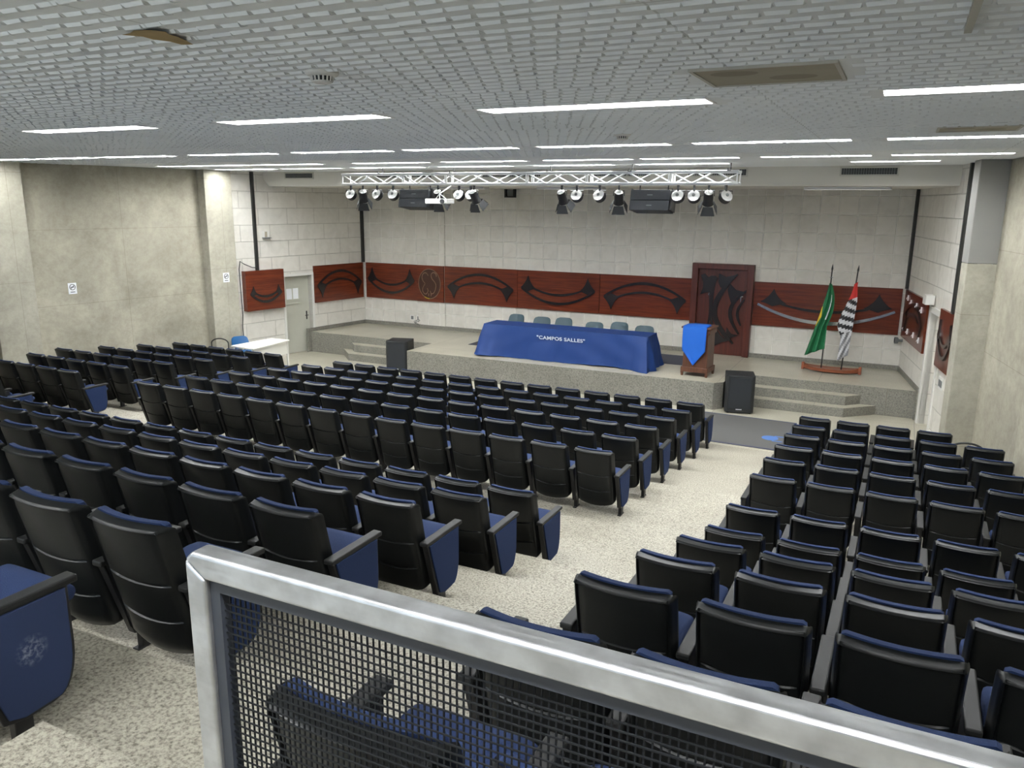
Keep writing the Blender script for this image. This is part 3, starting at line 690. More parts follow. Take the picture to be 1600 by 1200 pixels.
# brown damp stain
sm = MB(); pts = []
outl = [(7.706, -10.821), (7.769, -10.831), (7.832, -10.863), (7.905, -10.842), (7.936, -10.79), (7.905, -10.748), (7.894, -10.685), (7.863, -10.622), (7.821, -10.539), (7.769, -10.56), (7.779, -10.633), (7.748, -10.696), (7.759, -10.758)]
sm.add([(x, y, CEIL-0.0145) for x, y in outl], [tuple(range(len(outl)))[::-1]]); sm.add([(x, y, CEIL-0.0135) for x, y in outl], [tuple(range(len(outl)))])
o = ob('damp_stain', sm, M_['stain']); tag(o, 'brown flaking damp stain on the near ceiling', 'stain'); o['kind'] = 'structure'
# surface cable duct on the near ceiling
cd = MB(); cd.box(-0.014, 0.014, 0, 0.9, -0.03, -0.0); o = ob('cable_duct', cd, M_['hatch_edge'], loc=(10.971, -10.424, CEIL)); tag(o, 'thin cable duct along the near ceiling at the right', 'duct')

# ------------------------------------------------------------------ auditorium seats
def shell_grid(hw, zt, zb, fb, ff, S, T):
    """closed slab between back function fb(s,z) and front function ff(s,z)"""
    mb = MB(); ns, nt_ = len(S), len(T); V = []
    for fn in (fb, ff):
        for t in T:
            for s in S:
                a, b = zb(s), zt(s); z = a+(b-a)*t
                x = s*hw(z); V.append((x, fn(s, z, t), z))
    F = []; o = ns*nt_
    for j in range(nt_-1):
        for i in range(ns-1):
            a = j*ns+i; F.append((a, a+1, a+ns+1, a+ns)); F.append((o+a, o+a+ns, o+a+ns+1, o+a+1))
    for i in range(ns-1):
        F.append((i, o+i, o+i+1, i+1)); a = (nt_-1)*ns+i; F.append((a, a+1, o+a+1, o+a))
    for j in range(nt_-1):
        a = j*ns; F.append((a, a+ns, o+a+ns, o+a)); a = j*ns+ns-1; F.append((a, o+a, o+a+ns, a+ns))
    return mb.add(V, F)
def cdrop(s, a, r):
    s = abs(s)
    if s <= a: return 0.0
    q = (s-a)/(1-a); return r*(1-math.sqrt(max(0, 1-q*q)))
def make_seat():
    tilt = lambda z: 0.175*(0.86-z)/0.73
    HW = lambda z: 0.246-0.006*ss(0.45, 0.13, z)
    S = [-1, -0.99, -0.97, -0.94, -0.91, -0.89, -0.84, -0.7, -0.5, -0.25, 0, 0.25, 0.5, 0.7, 0.84, 0.89, 0.91, 0.94, 0.97, 0.99, 1]
    g1, g2 = 0.565, 0.275
    T = sorted([0, 0.02, 0.05, 0.10, 0.18, g2-0.012, g2, g2+0.007, g2+0.02, 0.40, g1-0.012, g1, g1+0.007, g1+0.02, 0.7, 0.82, 0.9, 0.958, 0.966, 0.973, 0.983, 0.993, 1.0])
    bulge = lambda s: -0.036*(1-s*s)
    zt = lambda s: 0.855-cdrop(s, 0.88, 0.035)
    zb = lambda s: 0.115+0.045*abs(s)**2.2+cdrop(s, 0.84, 0.045)
    wrap = lambda s: ss(0.93, 1.0, abs(s))
    def fb(s, z, t):
        a = abs(s)
        es = 0.010*ss(0.84, 0.89, a)-0.016*ss(0.89, 0.91, a)+0.066*ss(0.93, 1.0, a)**1.5
        et = 0.006*ss(0.93, 0.958, t)-0.014*ss(0.958, 0.966, t)+0.056*ss(0.968, 1.0, t)**1.7
        e = max(es, et) if (a > 0.91 or t > 0.966) else min(es, et) if (a > 0.89 or t > 0.958) else max(es, et)
        e += 0.014*ss(0.05, 0.0, t)
        for g in (g1, g2):
            if a <= 0.71:
                if abs(t-g) < 1e-6: e += 0.009
                elif abs(t-g+0.012) < 1e-6: e -= 0.003
        return tilt(z)+bulge(s)+e
    def ff(s, z, t): return tilt(z)+bulge(s)+0.048+0.034*wrap(s)
    parts = {}
    parts['back_shell'] = (shell_grid(HW, zt, zb, fb, ff, S, T), M_['seat_black'])
    S2 = [-1, -0.97, -0.9, -0.75, -0.5, -0.25, 0, 0.25, 0.5, 0.75, 0.9, 0.97, 1]; T2 = [0, 0.03, 0.1, 0.3, 0.5, 0.7, 0.85, 0.93, 0.98, 1.0]
    def cf(s, z, t):
        k = min(1, (1-abs(s))/0.12, (1-t)/0.07+0.3, t/0.06+0.2); k = math.sqrt(max(0, k))
        return tilt(z)+bulge(s)+0.05+0.055*k
    parts['back_cushion'] = (shell_grid(lambda z: 0.229, lambda s: 0.864-cdrop(s, 0.9, 0.04), lambda s: 0.41, lambda s, z, t: tilt(z)+bulge(s)+0.0485, cf, S2, T2), M_['blue_fabric'])
    # seat cushion
    mb = MB(); rings = []
    for y, zl, zh, hw in ((0.155, 0.40, 0.42, 0.20), (0.165, 0.375, 0.445, 0.215), (0.25, 0.36, 0.46, 0.222), (0.40, 0.37, 0.475, 0.224), (0.53, 0.385, 0.49, 0.224), (0.585, 0.40, 0.485, 0.218), (0.605, 0.42, 0.465, 0.205)):
        r = []
        for k in range(20):
            th = 2*math.pi*k/20; c_, s_ = math.cos(th), math.sin(th)
            x = hw*math.copysign(abs(c_)**0.35, c_); z = (zl+zh)/2+(zh-zl)/2*math.copysign(abs(s_)**0.55, s_); r.append((x, y, z))
        rings.append(r[::-1])
    mb.loft(rings); parts['seat_cushion'] = (mb, M_['blue_fabric'])
    return parts
def side_profile(k=0.0):
    p = [(0.075+k, 0.535), (0.505-k, 0.535), (0.505-k, 0.30)]
    for a in (0.25, 0.20, 0.16, 0.13, 0.11): p.append((0.505-k-0.085*(1-math.sqrt(max(0, 1-((0.30-a)/0.195)**2))), a+k*0.3))
    p += [(0.40, 0.098+k), (0.28, 0.09+k), (0.205+k, 0.11+k)]
    return p
seat_parts = make_seat()
def arm_meshes():
    a = MB(); a.box(-0.0325, 0.0325, 0.055, 0.545, 0.537, 0.568)
    l = MB(); l.prism(side_profile()[::-1], -0.024, 0.024, 'x'); l.box(-0.02, 0.02, 0.245, 0.315, 0.004, 0.115); l.box(-0.022, 0.022, 0.215, 0.355, 0.0, 0.012)
    cv = MB(); cv.prism(side_profile(0.017)[::-1], 0.0242, 0.0345, 'x')
    cl = MB(); cl.prism(side_profile(0.017)[::-1], -0.0345, -0.0242, 'x')
    return a, l, cv, cl
arm_a, arm_l, arm_cv, arm_cl = arm_meshes()
proto = {}
def part_copy(key, build, parent, x=0.0):
    if key not in proto:
        o = build(); proto[key] = o; o.parent = parent; o.location = (x, 0, 0); return o
    o = proto[key].copy(); C.objects.link(o); o.parent = parent; o.location = (x, 0, 0); return o
SEAT_N = [0]
def seat(x, y, z, rz, label, group, end=None):
    """x,y: middle of the top of the back; end 'R' adds the right arm, 'L' a blue cover on the left arm"""
    t = thing('auditorium_seat', label, 'seat', (x, y, z), rz, group)
    for nm, (mb, mt) in seat_parts.items():
        part_copy(nm, lambda: ob(nm, mb, mt, smooth=True), t)
    part_copy('armrest', lambda: ob('armrest', arm_a, M_['arm'], bevel=0.008), t, -0.29)
    part_copy('leg', lambda: ob('leg', arm_l, M_['metal_black'], bevel=0.004), t, -0.29)
    if end == 'R':
        part_copy('armrest', None, t, 0.29); part_copy('leg', None, t, 0.29)
        part_copy('side_cover', lambda: ob('side_cover', arm_cv, M_['blue_fabric'], bevel=0.003), t, 0.29)
    if end == 'L':
        part_copy('side_coverL', lambda: ob('side_cover', arm_cl, M_['blue_fabric'], bevel=0.003), t, -0.29)
    SEAT_N[0] += 1
    return t
P = 0.58
ROWNAME = {k: ORD[k] for k in range(1, 7)}
def visible_seat(x, y, z):
    return any(in_view((x+dx, y+dy, z+dz), 25) for dx in (-0.29, 0.29) for dy, dz in ((0, 0.86), (0.1, 0.3), (0.5, 0.56)))
def row_label(block, rn, n, side, last=False):
    return 'black auditorium seat, %s block, %s row from stage, %s from %s' % (block, ORD[rn], ORD[n] if n > 1 else 'nearest', side)
def rl(block, rn, n, side):
    if n == 1: return 'black auditorium seat, %s block, %s row from stage, at %s' % (block, ORD[rn], side)
    return 'black auditorium seat, %s block, %s row from stage, %s from %s' % (block, ORD[rn], ORD[n], side)
# centre block: 14 seats a row
for k in range(1, 13):
    for i in range(13, -1, -1):
        x = i*P+0.238
        if visible_seat(x, YR[k], ZR[k]): seat(x, YR[k], ZR[k], 0, rl('centre', k, 14-i, 'right aisle'), 'seats in the centre block', 'R' if i == 13 else ('L' if i == 0 else None))
# pale scuff on the side cover of the nearest aisle seat
def scuff_mat():
    m, nt, b = new_mat('scuffed_navy_fabric'); b.inputs['Roughness'].default_value = 0.85
    tc = N(nt, 'ShaderNodeTexCoord'); mp = N(nt, 'ShaderNodeMapping'); mp.inputs['Location'].default_value = (0, -SCUFF[0], -SCUFF[1])
    ln = N(nt, 'ShaderNodeVectorMath', operation='LENGTH'); no = N(nt, 'ShaderNodeTexNoise'); no.inputs['Scale'].default_value = 60; no.inputs['Detail'].default_value = 5
    nt.links.new(tc.outputs['Object'], mp.inputs['Vector']); nt.links.new(mp.outputs[0], ln.inputs[0]); nt.links.new(tc.outputs['Object'], no.inputs['Vector'])
    r1 = N(nt, 'ShaderNodeMapRange'); r1.inputs[1].default_value = 0.035; r1.inputs[2].default_value = 0.075; r1.inputs[3].default_value = 1; r1.inputs[4].default_value = 0
    r2 = N(nt, 'ShaderNodeMapRange'); r2.inputs[1].default_value = 0.45; r2.inputs[2].default_value = 0.7
    mu = N(nt, 'ShaderNodeMath', operation='MULTIPLY'); mx = N(nt, 'ShaderNodeMix', data_type='RGBA')
    mx.inputs[6].default_value = (0.0145, 0.0285, 0.083, 1); mx.inputs[7].default_value = (0.22, 0.24, 0.30, 1)
    nt.links.new(ln.outputs['Value'], r1.inputs[0]); nt.links.new(no.outputs['Fac'], r2.inputs[0]); nt.links.new(r1.outputs[0], mu.inputs[0]); nt.links.new(r2.outputs[0], mu.inputs[1])
    nt.links.new(mu.outputs[0], mx.inputs[0]); nt.links.new(mx.outputs[2], b.inputs['Base Color'])
    return m
SCUFF = (0.334, 0.354)
for o in list(bpy.data.objects):
    if o.name.startswith('side_cover') and o.parent and abs(o.parent.location.y-YR[12]) < 1e-4 and abs(o.parent.location.x-(13*P+0.238)) < 1e-3:
        o.data = o.data.copy(); o.data.materials.clear(); o.data.materials.append(scuff_mat()); o['label'] = 'blue side cover with a pale scuff'
# left block: six seats a row, aisle on their right
for k in (1, 2, 3, 4, 5, 6, 13):
    for i in range(5, -1, -1):
        if k == 5 and i == 0: continue
        x = -4.878+i*P+0.238
        if visible_seat(x, YR[k], ZR[k]): seat(x, YR[k]+0.02, ZR[k], 0, rl('left', min(k, 7), 6-i, 'left aisle'), 'seats in the left block', 'R' if i == 5 else None)
# right block
aR = math.radians(-0.68)
ro = [1, 2, 3, 4, 5, 6, 13, 7, 8, 9, 10, 11, 12]
nR = [4, 5, 5, 5, 5, 5, 5, 6, 6, 6, 7, 7, 7]
for q, k in enumerate(ro):
    for i in range(nR[q]):
        xx = i*P+0.238
        x = 9.594+xx*math.cos(aR); y = YR[k]-0.027+xx*math.sin(aR)
        if visible_seat(x, y, ZR[k]):
            seat(x, y, ZR[k], aR, rl('right', q+1, i+1, 'aisle'), 'seats in the right block', 'R' if i == nR[q]-1 else ('L' if i == 0 else None))
print('SEATS', SEAT_N[0])

# ------------------------------------------------------------------ railing in the foreground
def build_rail():
    yb = -12.385; zt = 3.62; x0 = 9.685; x1 = 12.4; w_ = 0.048; h_ = 0.05
    t = thing('guard_rail', 'brushed steel guard rail with black wire mesh in the foreground', 'railing', (x0, yb, 2.576))
    ZT = zt-2.576
    L = x1-x0; ch = 0.017
    fr = MB(); fr.prism([(0, ZT-ch), (w_, ZT-h_), (L-w_, ZT-h_), (L, ZT-ch), (L-ch, ZT), (ch, ZT)], -w_/2, w_/2, 'y'); ob('top_rail', fr, M_['steel'], t, bevel=0.007, seg=4)
    po = MB(); po.prism([(0, 0), (w_, 0), (w_, ZT-h_-0.0006), (0, ZT-ch-0.0006)], -w_/2, w_/2, 'y'); ob('post', po, M_['steel'], t, bevel=0.006, seg=3)
    po = MB(); po.prism([(L-w_, 0), (L, 0), (L, ZT-ch-0.0006), (L-w_, ZT-h_-0.0006)], -w_/2, w_/2, 'y'); ob('post', po, M_['steel'], t, bevel=0.006, seg=3)
    fm = MB(); a, b, c, d = w_+0.0005, x1-x0-w_-0.0005, 0.10, ZT-h_-0.001; f = 0.024
    fm.box(a, b, -0.012, 0.012, d-f, d); fm.box(a, b, -0.012, 0.012, c, c+f); fm.box(a, a+f, -0.012, 0.012, c+f, d-f); fm.box(b-f, b, -0.012, 0.012, c+f, d-f)
    ob('mesh_frame', fm, M_['mesh_frame'], t)
    ms = MB(); p = 0.0125; pz = 0.0152; r = 0.0014
    xa, xb, za, zb = a+f, b-f, c+f, d-f
    n = int((xb-xa)/p); m = int((zb-za)/pz)
    for i in range(1, n):
        x = xa+i*p
        ms.box(x-r, x+r, -r, r, za, zb)
    for j in range(1, m):
        z = za+j*pz
        ms.box(xa, xb, -0.0022-r, -0.0022+r*0.6, z-r, z+r)
    ob('wire_mesh', ms, M_['mesh_black'], t)
build_rail()

# ------------------------------------------------------------------ draped table
def build_table():
    x0, x1, y0, y1, zt = 1.80, 5.94, 3.60, 4.28, 1.345-ST
    t = thing('conference_table', 'long table hidden under the royal blue cloth on stage', 'table', ((x0+x1)/2, (y0+y1)/2, ST))
    w_, d_ = (x1-x0)/2, (y1-y0)/2
    tp = MB(); tp.box(-w_+0.01, w_-0.01, -d_+0.01, d_-0.01, zt-0.04, zt-0.006); ob('tabletop', tp, M_['wood_lect'], t)
    for a in (-1, 1):
        for b in (-1, 1):
            l = MB(); l.box(a*(w_-0.1)-0.03, a*(w_-0.1)+0.03, b*(d_-0.08)-0.03, b*(d_-0.08)+0.03, 0, zt-0.04); ob('leg', l, M_['metal_black'], t)
    c = thing('tablecloth', 'royal blue tablecloth with white lettering over the stage table', 'tablecloth', ((x0+x1)/2, (y0+y1)/2, ST))
    rnd = random.Random(5)
    # outline parameter: go round the rectangle
    per = []
    nx, ny = 110, 22
    for i in range(nx): per.append((-w_+2*w_*i/nx, -d_, 0, -1))
    for i in range(ny): per.append((w_, -d_+2*d_*i/ny, 1, 0))
    for i in range(nx): per.append((w_-2*w_*i/nx, d_, 0, 1))
    for i in range(ny): per.append((-w_, d_-2*d_*i/ny, -1, 0))
    n = len(per); rings = []
    ph1 = [rnd.uniform(0, 6.28) for _ in range(6)]
    for lev in range(15):
        q = lev/14.0; ring = []
        z = zt*(1-q)+0.004
        for k, (x, y, ax, ay) in enumerate(per):
            cn = max(0.0, 1-min(abs(abs(x)-w_), 0.5)/0.5) if ay else max(0.0, 1-min(abs(abs(y)-d_), 0.35)/0.35)
            cn = cn**1.5
            u = x if ay else y
            flare = 0.10*q + 0.10*q*cn*(1.0+0.5*math.sin(k*0.9))
            fold = q**1.2*(0.020*math.sin(u*5.1+ph1[0])+0.016*math.sin(u*9.3+ph1[1]+1.3*q)+0.010*math.sin(u*17+ph1[2]+2*q))
            fold += q*0.05*cn*math.sin(u*22+ph1[3])
            # diagonal drape creases running from the corners
            fold += 0.012*math.sin(6.0*(abs(u)-1.3*q)+ph1[4])*q*(1-q)*3
            if ay < 0: flare += 0.20*q*ss(0.6, 1.0, -x/w_)*0.6+0.16*q*ss(0.82, 1.0, x/w_)
            o_ = flare+fold
            cx_, cy_ = x, y
            if q == 0: o_ = 0
            nxn, nyn = ax, ay
            if abs(abs(x)-w_) < 1e-6 and abs(abs(y)-d_) < 1e-6:
                nxn, nyn = math.copysign(0.72, x), math.copysign(0.72, y)
            elif ay: nxn = 0.6*math.copysign(cn**3, x)
            elif ax: nyn = 0.6*math.copysign(cn**3, y)
            ring.append((cx_+nxn*o_, cy_+nyn*o_, z if q < 1 else 0.006+0.03*max(0, math.sin(u*2.1+ph1[5]))*(1 if ay < 0 else 0)))
        rings.append(ring)
    mb = MB(); top = [[(x*0.985, y*0.96, zt+0.004) for x, y, _, _ in per]]
    mb.loft(top+rings, cap=False); mb.f.append(tuple(range(n))[::-1]); mb.mi.append(0)
    ob('cloth', mb, M_['cloth'], c, smooth=True)
    # lettering
    cu = bpy.data.curves.new('lettering_curve', 'FONT'); cu.body = '"CAMPOS SALLES"'; cu.size = 0.145; cu.align_x = 'CENTER'; cu.align_y = 'CENTER'; cu.offset = 0.005; cu.space_character = 1.08; cu.extrude = 0.001
    tmp = bpy.data.objects.new('lettering_tmp', cu); C.objects.link(tmp)
    dg = bpy.context.evaluated_depsgraph_get(); dg.update(); me = bpy.data.meshes.new_from_object(tmp.evaluated_get(dg)); bpy.data.objects.remove(tmp)
    me.materials.clear(); me.materials.append(M_['text_white'])
    xs = [v.co.x for v in me.vertices]; W = max(xs)-min(xs); k = 1.22/W
    tilt = 0.16
    for v in me.vertices:
        x, z = v.co.x*k, v.co.y*1.0; z *= 0.80; v.co = (x, -z*tilt-0.012, z)
    me.update()
    lt = bpy.data.objects.new('lettering', me); C.objects.link(lt); lt.parent = c
    lt.location = (3.86-(x0+x1)/2, -d_-0.052, 1.135-ST); lt['label'] = 'white capital lettering'
build_table()

# chairs behind the table
def shell_chair(x, y, z, rz, label, mat, group, ht=0.80):
    t = thing('shell_chair', label, 'chair', (x, y, z), rz, group)
    hw = lambda zz: 0.235-0.03*ss(0.6, 0.82, zz)
    S = [-1, -0.9, -0.6, -0.3, 0, 0.3, 0.6, 0.9, 1]; T = [0, 0.1, 0.3, 0.5, 0.7, 0.9, 1.0]
    f = lambda s, zz, tt: 0.18+0.13*(zz-0.45)/0.4+0.04*(1-s*s)
    b = shell_grid(hw, lambda s: ht-cdrop(s, 0.6, 0.06), lambda s: 0.50+cdrop(s, 0.7, 0.04), lambda s, zz, tt: f(s, zz, tt)-0.03*0, lambda s, zz, tt: f(s, zz, tt)+0.022, S, T)
    ob('backrest', b, mat, t, smooth=True)
    s_ = MB(); s_.box(-0.22, 0.22, -0.22, 0.20, 0.43, 0.46); ob('seat', s_, mat, t, bevel=0.02)
    for a in (-1, 1):
        for c_ in (-1, 1):
            l = MB(); l.tube([(a*0.17, c_*0.15, 0.43), (a*0.21, c_*0.21, 0.0)], 0.012, 8); ob('leg', l, M_['metal_black'], t)
        st = MB(); st.tube([(a*0.16, 0.17, 0.44), (a*0.16, 0.23, 0.56)], 0.011, 8); ob('back_support', st, M_['metal_black'], t)
for i, (x, dz) in enumerate(((1.88, 0.785), (2.66, 0.765), (3.25, 0.785), (4.08, 0.735), (4.72, 0.78), (5.39, 0.74))):
    shell_chair(x, 4.96, ST+0.016, (-0.1, 0.08, 0.02, 0.0, -0.05, 0.06)[i], 'teal plastic chair behind the blue table, %s from the left' % ORD[i+1], M_['teal'], 'teal chairs behind the stage table', ht=dz)

# rugs
rg = MB(); rg.box(0.80, 6.62, 4.60, 5.75, 0, 0.008); o = ob('stage_rug', rg, M_['rug'], loc=(0, 0, ST)); tag(o, 'dark grey rug on the stage under the chairs', 'rug')
mt = thing('door_mat', 'grey rubber backed mat with blue print before the stage', 'mat', (8.32, 1.72, 0), -0.02)
m = MB(); m.box(-0.88, 0.92, -0.92, 1.02, 0, 0.01); ob('mat', m, M_['mat'], mt)
m = MB(); m.box(-0.92, 0.96, 1.02, 1.08, 0, 0.011); m.box(-0.92, 0.96, -0.98, -0.92, 0, 0.011); m.box(-0.92, -0.88, -0.92, 1.02, 0, 0.011); m.box(0.92, 0.96, -0.92, 1.02, 0, 0.011); ob('border', m, M_['mat_edge'], mt)
m = MB(); m.prism([(0.66+0.15*math.cos(k*math.pi/12), -0.25+0.15*math.sin(k*math.pi/12)) for k in range(24)], 0.0, 0.0118); m.box(0.72, 0.90, -0.12, -0.07, 0, 0.0119); m.box(0.72, 0.90, -0.44, -0.39, 0, 0.0119); ob('logo', m, M_['mat_logo'], mt)

# ------------------------------------------------------------------ lectern and banner
def build_lectern():
    t = thing('lectern', 'brown wooden lectern on the stage under a blue pennant', 'lectern', (7.04, 3.78, ST), math.radians(-4))
    b = MB()
    b.add([(-0.27, -0.26, 0.13), (0.27, -0.26, 0.13), (0.27, 0.26, 0.13), (-0.27, 0.26, 0.13), (-0.26, -0.24, 0.98), (0.26, -0.24, 0.98), (0.26, 0.26, 1.04), (-0.26, 0.26, 1.04)], [(0, 3, 2, 1), (4, 5, 6, 7), (0, 1, 5, 4), (1, 2, 6, 5), (2, 3, 7, 6), (3, 0, 4, 7)])
    ob('body', b, M_['wood_lect'], t, bevel=0.006)
    p = MB(); p.box(-0.30, 0.30, -0.285, 0.29, 0.09, 0.20); ob('plinth', p, M_['wood_lect'], t, bevel=0.01)
    h = MB(); h.box(-0.325, 0.325, -0.30, 0.30, 1.045, 1.085); ob('top', h, M_['wood_lect'], t, bevel=0.008)
    c = MB(); c.box(-0.30, 0.30, -0.27, 0.28, 0.93, 1.045); ob('cornice', c, M_['wood_lect'], t, bevel=0.02)
    for x in (-0.27, 0.27):
        for y in (-0.25, 0.25):
            l = MB(); l.add([(x-0.03, y-0.03, 0.09), (x+0.03, y-0.03, 0.09), (x+0.03, y+0.03, 0.09), (x-0.03, y+0.03, 0.09), (x-0.02, y-0.02, 0), (x+0.02, y-0.02, 0), (x+0.02, y+0.02, 0), (x-0.02, y+0.02, 0)], [(0, 1, 2, 3), (7, 6, 5, 4), (0, 4, 5, 1), (1, 5, 6, 2), (2, 6, 7, 3), (3, 7, 4, 0)]); ob('leg', l, M_['wood_lect'], t)
    # pennant draped over the top and down the front
    k = MB(); rows = []
    W = 0.262
    prof = [(0.26, 1.098, W*0.6), (0.05, 1.102, W), (-0.28, 1.098, W), (-0.318, 1.085, W), (-0.328, 0.95, W*1.0), (-0.33, 0.75, W*0.99), (-0.325, 0.58, W*0.97), (-0.322, 0.49, W*0.70), (-0.32, 0.39, W*0.40), (-0.32, 0.30, W*0.14), (-0.32, 0.255, W*0.02)]
    for (y, z, hw) in prof:
        rows.append([(-0.02+hw*(2*i/12-1), y-(0.008*math.sin(i*0.9+z*4) if z < 1.0 else 0), z) for i in range(13)])
    v1 = [p for r in rows for p in r]; n = 13; F = []
    for j in range(len(rows)-1):
        for i in range(n-1): F.append((j*n+i, j*n+i+1, (j+1)*n+i+1, (j+1)*n+i))
    k.add(v1, F)
    o = ob('pennant', k, M_['banner'], smooth=True, loc=(7.04, 3.78, ST), rotz=math.radians(-4)); so = o.modifiers.new('thick', 'SOLIDIFY'); so.thickness = 0.004; so.offset = 1
    tag(o, 'bright blue pointed pennant draped over the wooden lectern', 'pennant')
build_lectern()

# ------------------------------------------------------------------ subwoofers
def sub(x, y, rz, label, grille=True):
    t = thing('subwoofer', label, 'speaker', (x, y, 0), rz, 'subwoofers on the hall floor')
    a = 0.29; H = 0.80
    b = MB(); b.prism([(-a, -a+0.05), (-a+0.05, -a), (a-0.05, -a), (a, -a+0.05), (a, a), (-a, a)], 0.02, H, 'z'); ob('cabinet', b, M_['speaker'], t, bevel=0.012)
    g = MB(); g.box(-a+0.07, a-0.07, -a-0.014, -a, 0.10, H-0.05); ob('grille', g, M_['speaker_grille'], t, bevel=0.006)
    l = MB(); l.box(-0.07, 0.05, -a-0.018, -a-0.0145, 0.085, 0.105); ob('badge', l, M_['flag_white'], t)
    p = MB(); p.lathe([(0.04, 0), (0.04, 0.004)], 16, T=Matrix.Translation((0, 0, H))); ob('pole_socket', p, M_['metal_black'], t)
    for x_ in (-0.22, 0.22):
        for y_ in (-0.22, 0.22):
            f = MB(); f.lathe([(0.025, 0), (0.03, 0.02)], 12, T=Matrix.Translation((x_, y_, 0))); ob('foot', f, M_['metal_black'], t)
sub(8.05, 3.28, math.radians(14), 'black subwoofer at the right corner of the stage')
sub(-0.48, 3.30, math.radians(16), 'black subwoofer at the left corner of the stage')

# ------------------------------------------------------------------ flags
def build_flags():
    t = thing('flag_stand', 'boat shaped wooden flag stand on the stage', 'flag stand', (9.66, 5.42, ST), math.radians(-3))
    hull = MB(); rings = []
    for i in range(15):
        s = -1+2*i/14; w_ = 0.16*(1-abs(s)**2.6)+0.02; lift = 0.06*abs(s)**3
        x = s*0.62
        rings.append([(x, -w_, 0.10+lift), (x, -w_*0.9, 0.03+lift*0.7), (x, 0, 0.0+lift*0.6), (x, w_*0.9, 0.03+lift*0.7), (x, w_, 0.10+lift), (x, w_*0.6, 0.085+lift), (x, -w_*0.6, 0.085+lift)])
    hull.loft(rings); ob('hull', hull, M_['wood_boat'], t, smooth=True)
    for s in (-1, 1):
        e = MB(); e.box(s*0.60-0.03, s*0.60+0.03, -0.05, 0.05, 0.02, 0.19); ob('end_post', e, M_['wood_boat'], t, bevel=0.01)
    def flag(x, y, lean, kind, label):
        f = thing('flag', label, 'flag', (x, y, ST+0.09), 0, 'flags on the boat shaped stand')
        H = 2.22; top = Vector((lean[0], lean[1], H))
        pl = MB(); pl.tube([(0, 0, 0), tuple(top)], 0.014, 8); pl.tube([tuple(top*0.985), tuple(top*1.0), tuple(top*1.045)], [0.016, 0.022, 0.004], 8); ob('pole', pl, M_['metal_black'], f)
        if kind == 'BR':
            rg_ = MB(); q = top*0.915; rg_.box(q.x-0.035, q.x+0.035, q.y-0.012, q.y+0.012, q.z-0.006, q.z+0.006); ob('collar', rg_, M_['chrome'], f)
        mb = MB(); nu, nv = 60, 44; V = []
        ztop = 0.86 if kind == 'BR' else 0.86
        for j in range(nv+1):
            q = j/nv
            for i in range(nu+1):
                s = i/nu
                if kind == 'BR':
                    zz = H*0.86-q*1.60*(1-0.10*s)-0.02*s
                    wL = 0.02+0.36*q**1.15; wR = 0.03+0.10*math.sin(min(1, q*1.6)*math.pi)**0.8*(1 if q < 0.62 else max(0, 1-(q-0.62)*4))
                else:
                    zz = H*0.86-q*1.62+0.06*s
                    wL = 0.03+0.20*ss(0, 0.55, q)*(1-0.55*ss(0.52, 0.72, q)); wR = 0.04+0.05*ss(0, 0.3, q)
                fold = (0.045*math.sin(s*15+q*3) if kind == 'BR' else 0.022*math.sin(s*9+q*2))*(0.35+0.65*q)
                p = top*(zz/H)
                V.append((p.x-wL+(wL+wR)*s, p.y-0.045+fold, zz-(0.10*(1-s)*q if kind == 'SP' else -0.05*s*q+0.05*q)))
        # back side as a closed thin sheet comes from solidify
        for j in range(nv):
            for i in range(nu):
                a = j*(nu+1)+i; q = (j+0.5)/nv; s = (i+0.5)/nu
                if kind == 'BR':
                    mi = 0
                    if 0.32 < q < 0.60 and s < 0.20*(1-abs(q-0.46)/0.15)+0.02: mi = 1
                    if 0.16 < q < 0.52 and 0.62+0.05*math.sin(q*9) < s < 0.69+0.03*math.sin(q*9): mi = 2
                else:
                    if q < 0.20: mi = 3
                    else:
                        d = q*18.0-s*1.9 if q < 0.66 else q*11.0+s*3.2
                        st_ = int(math.floor(d)) % 2
                        mi = 2 if st_ == 0 else (4 if q < 0.66 else 5)
                mb.cur = mi; mb.f.append((a, a+1, a+nu+2, a+nu+1)); mb.mi.append(mi)
        mb.v = V
        o = ob('cloth', mb, [M_['flag_green'], M_['flag_yellow'], M_['flag_white'], M_['red'], M_['flag_black'], M_['flag_grey']], f, smooth=True)
        so = o.modifiers.new('thick', 'SOLIDIFY'); so.thickness = 0.003
    flag(9.45, 5.42, (0.035, -0.02), 'BR', 'green flag with a yellow patch hanging on the left pole')
    flag(9.87, 5.40, (0.14, -0.02), 'SP', 'black and white striped flag with red top on the right pole')
build_flags()

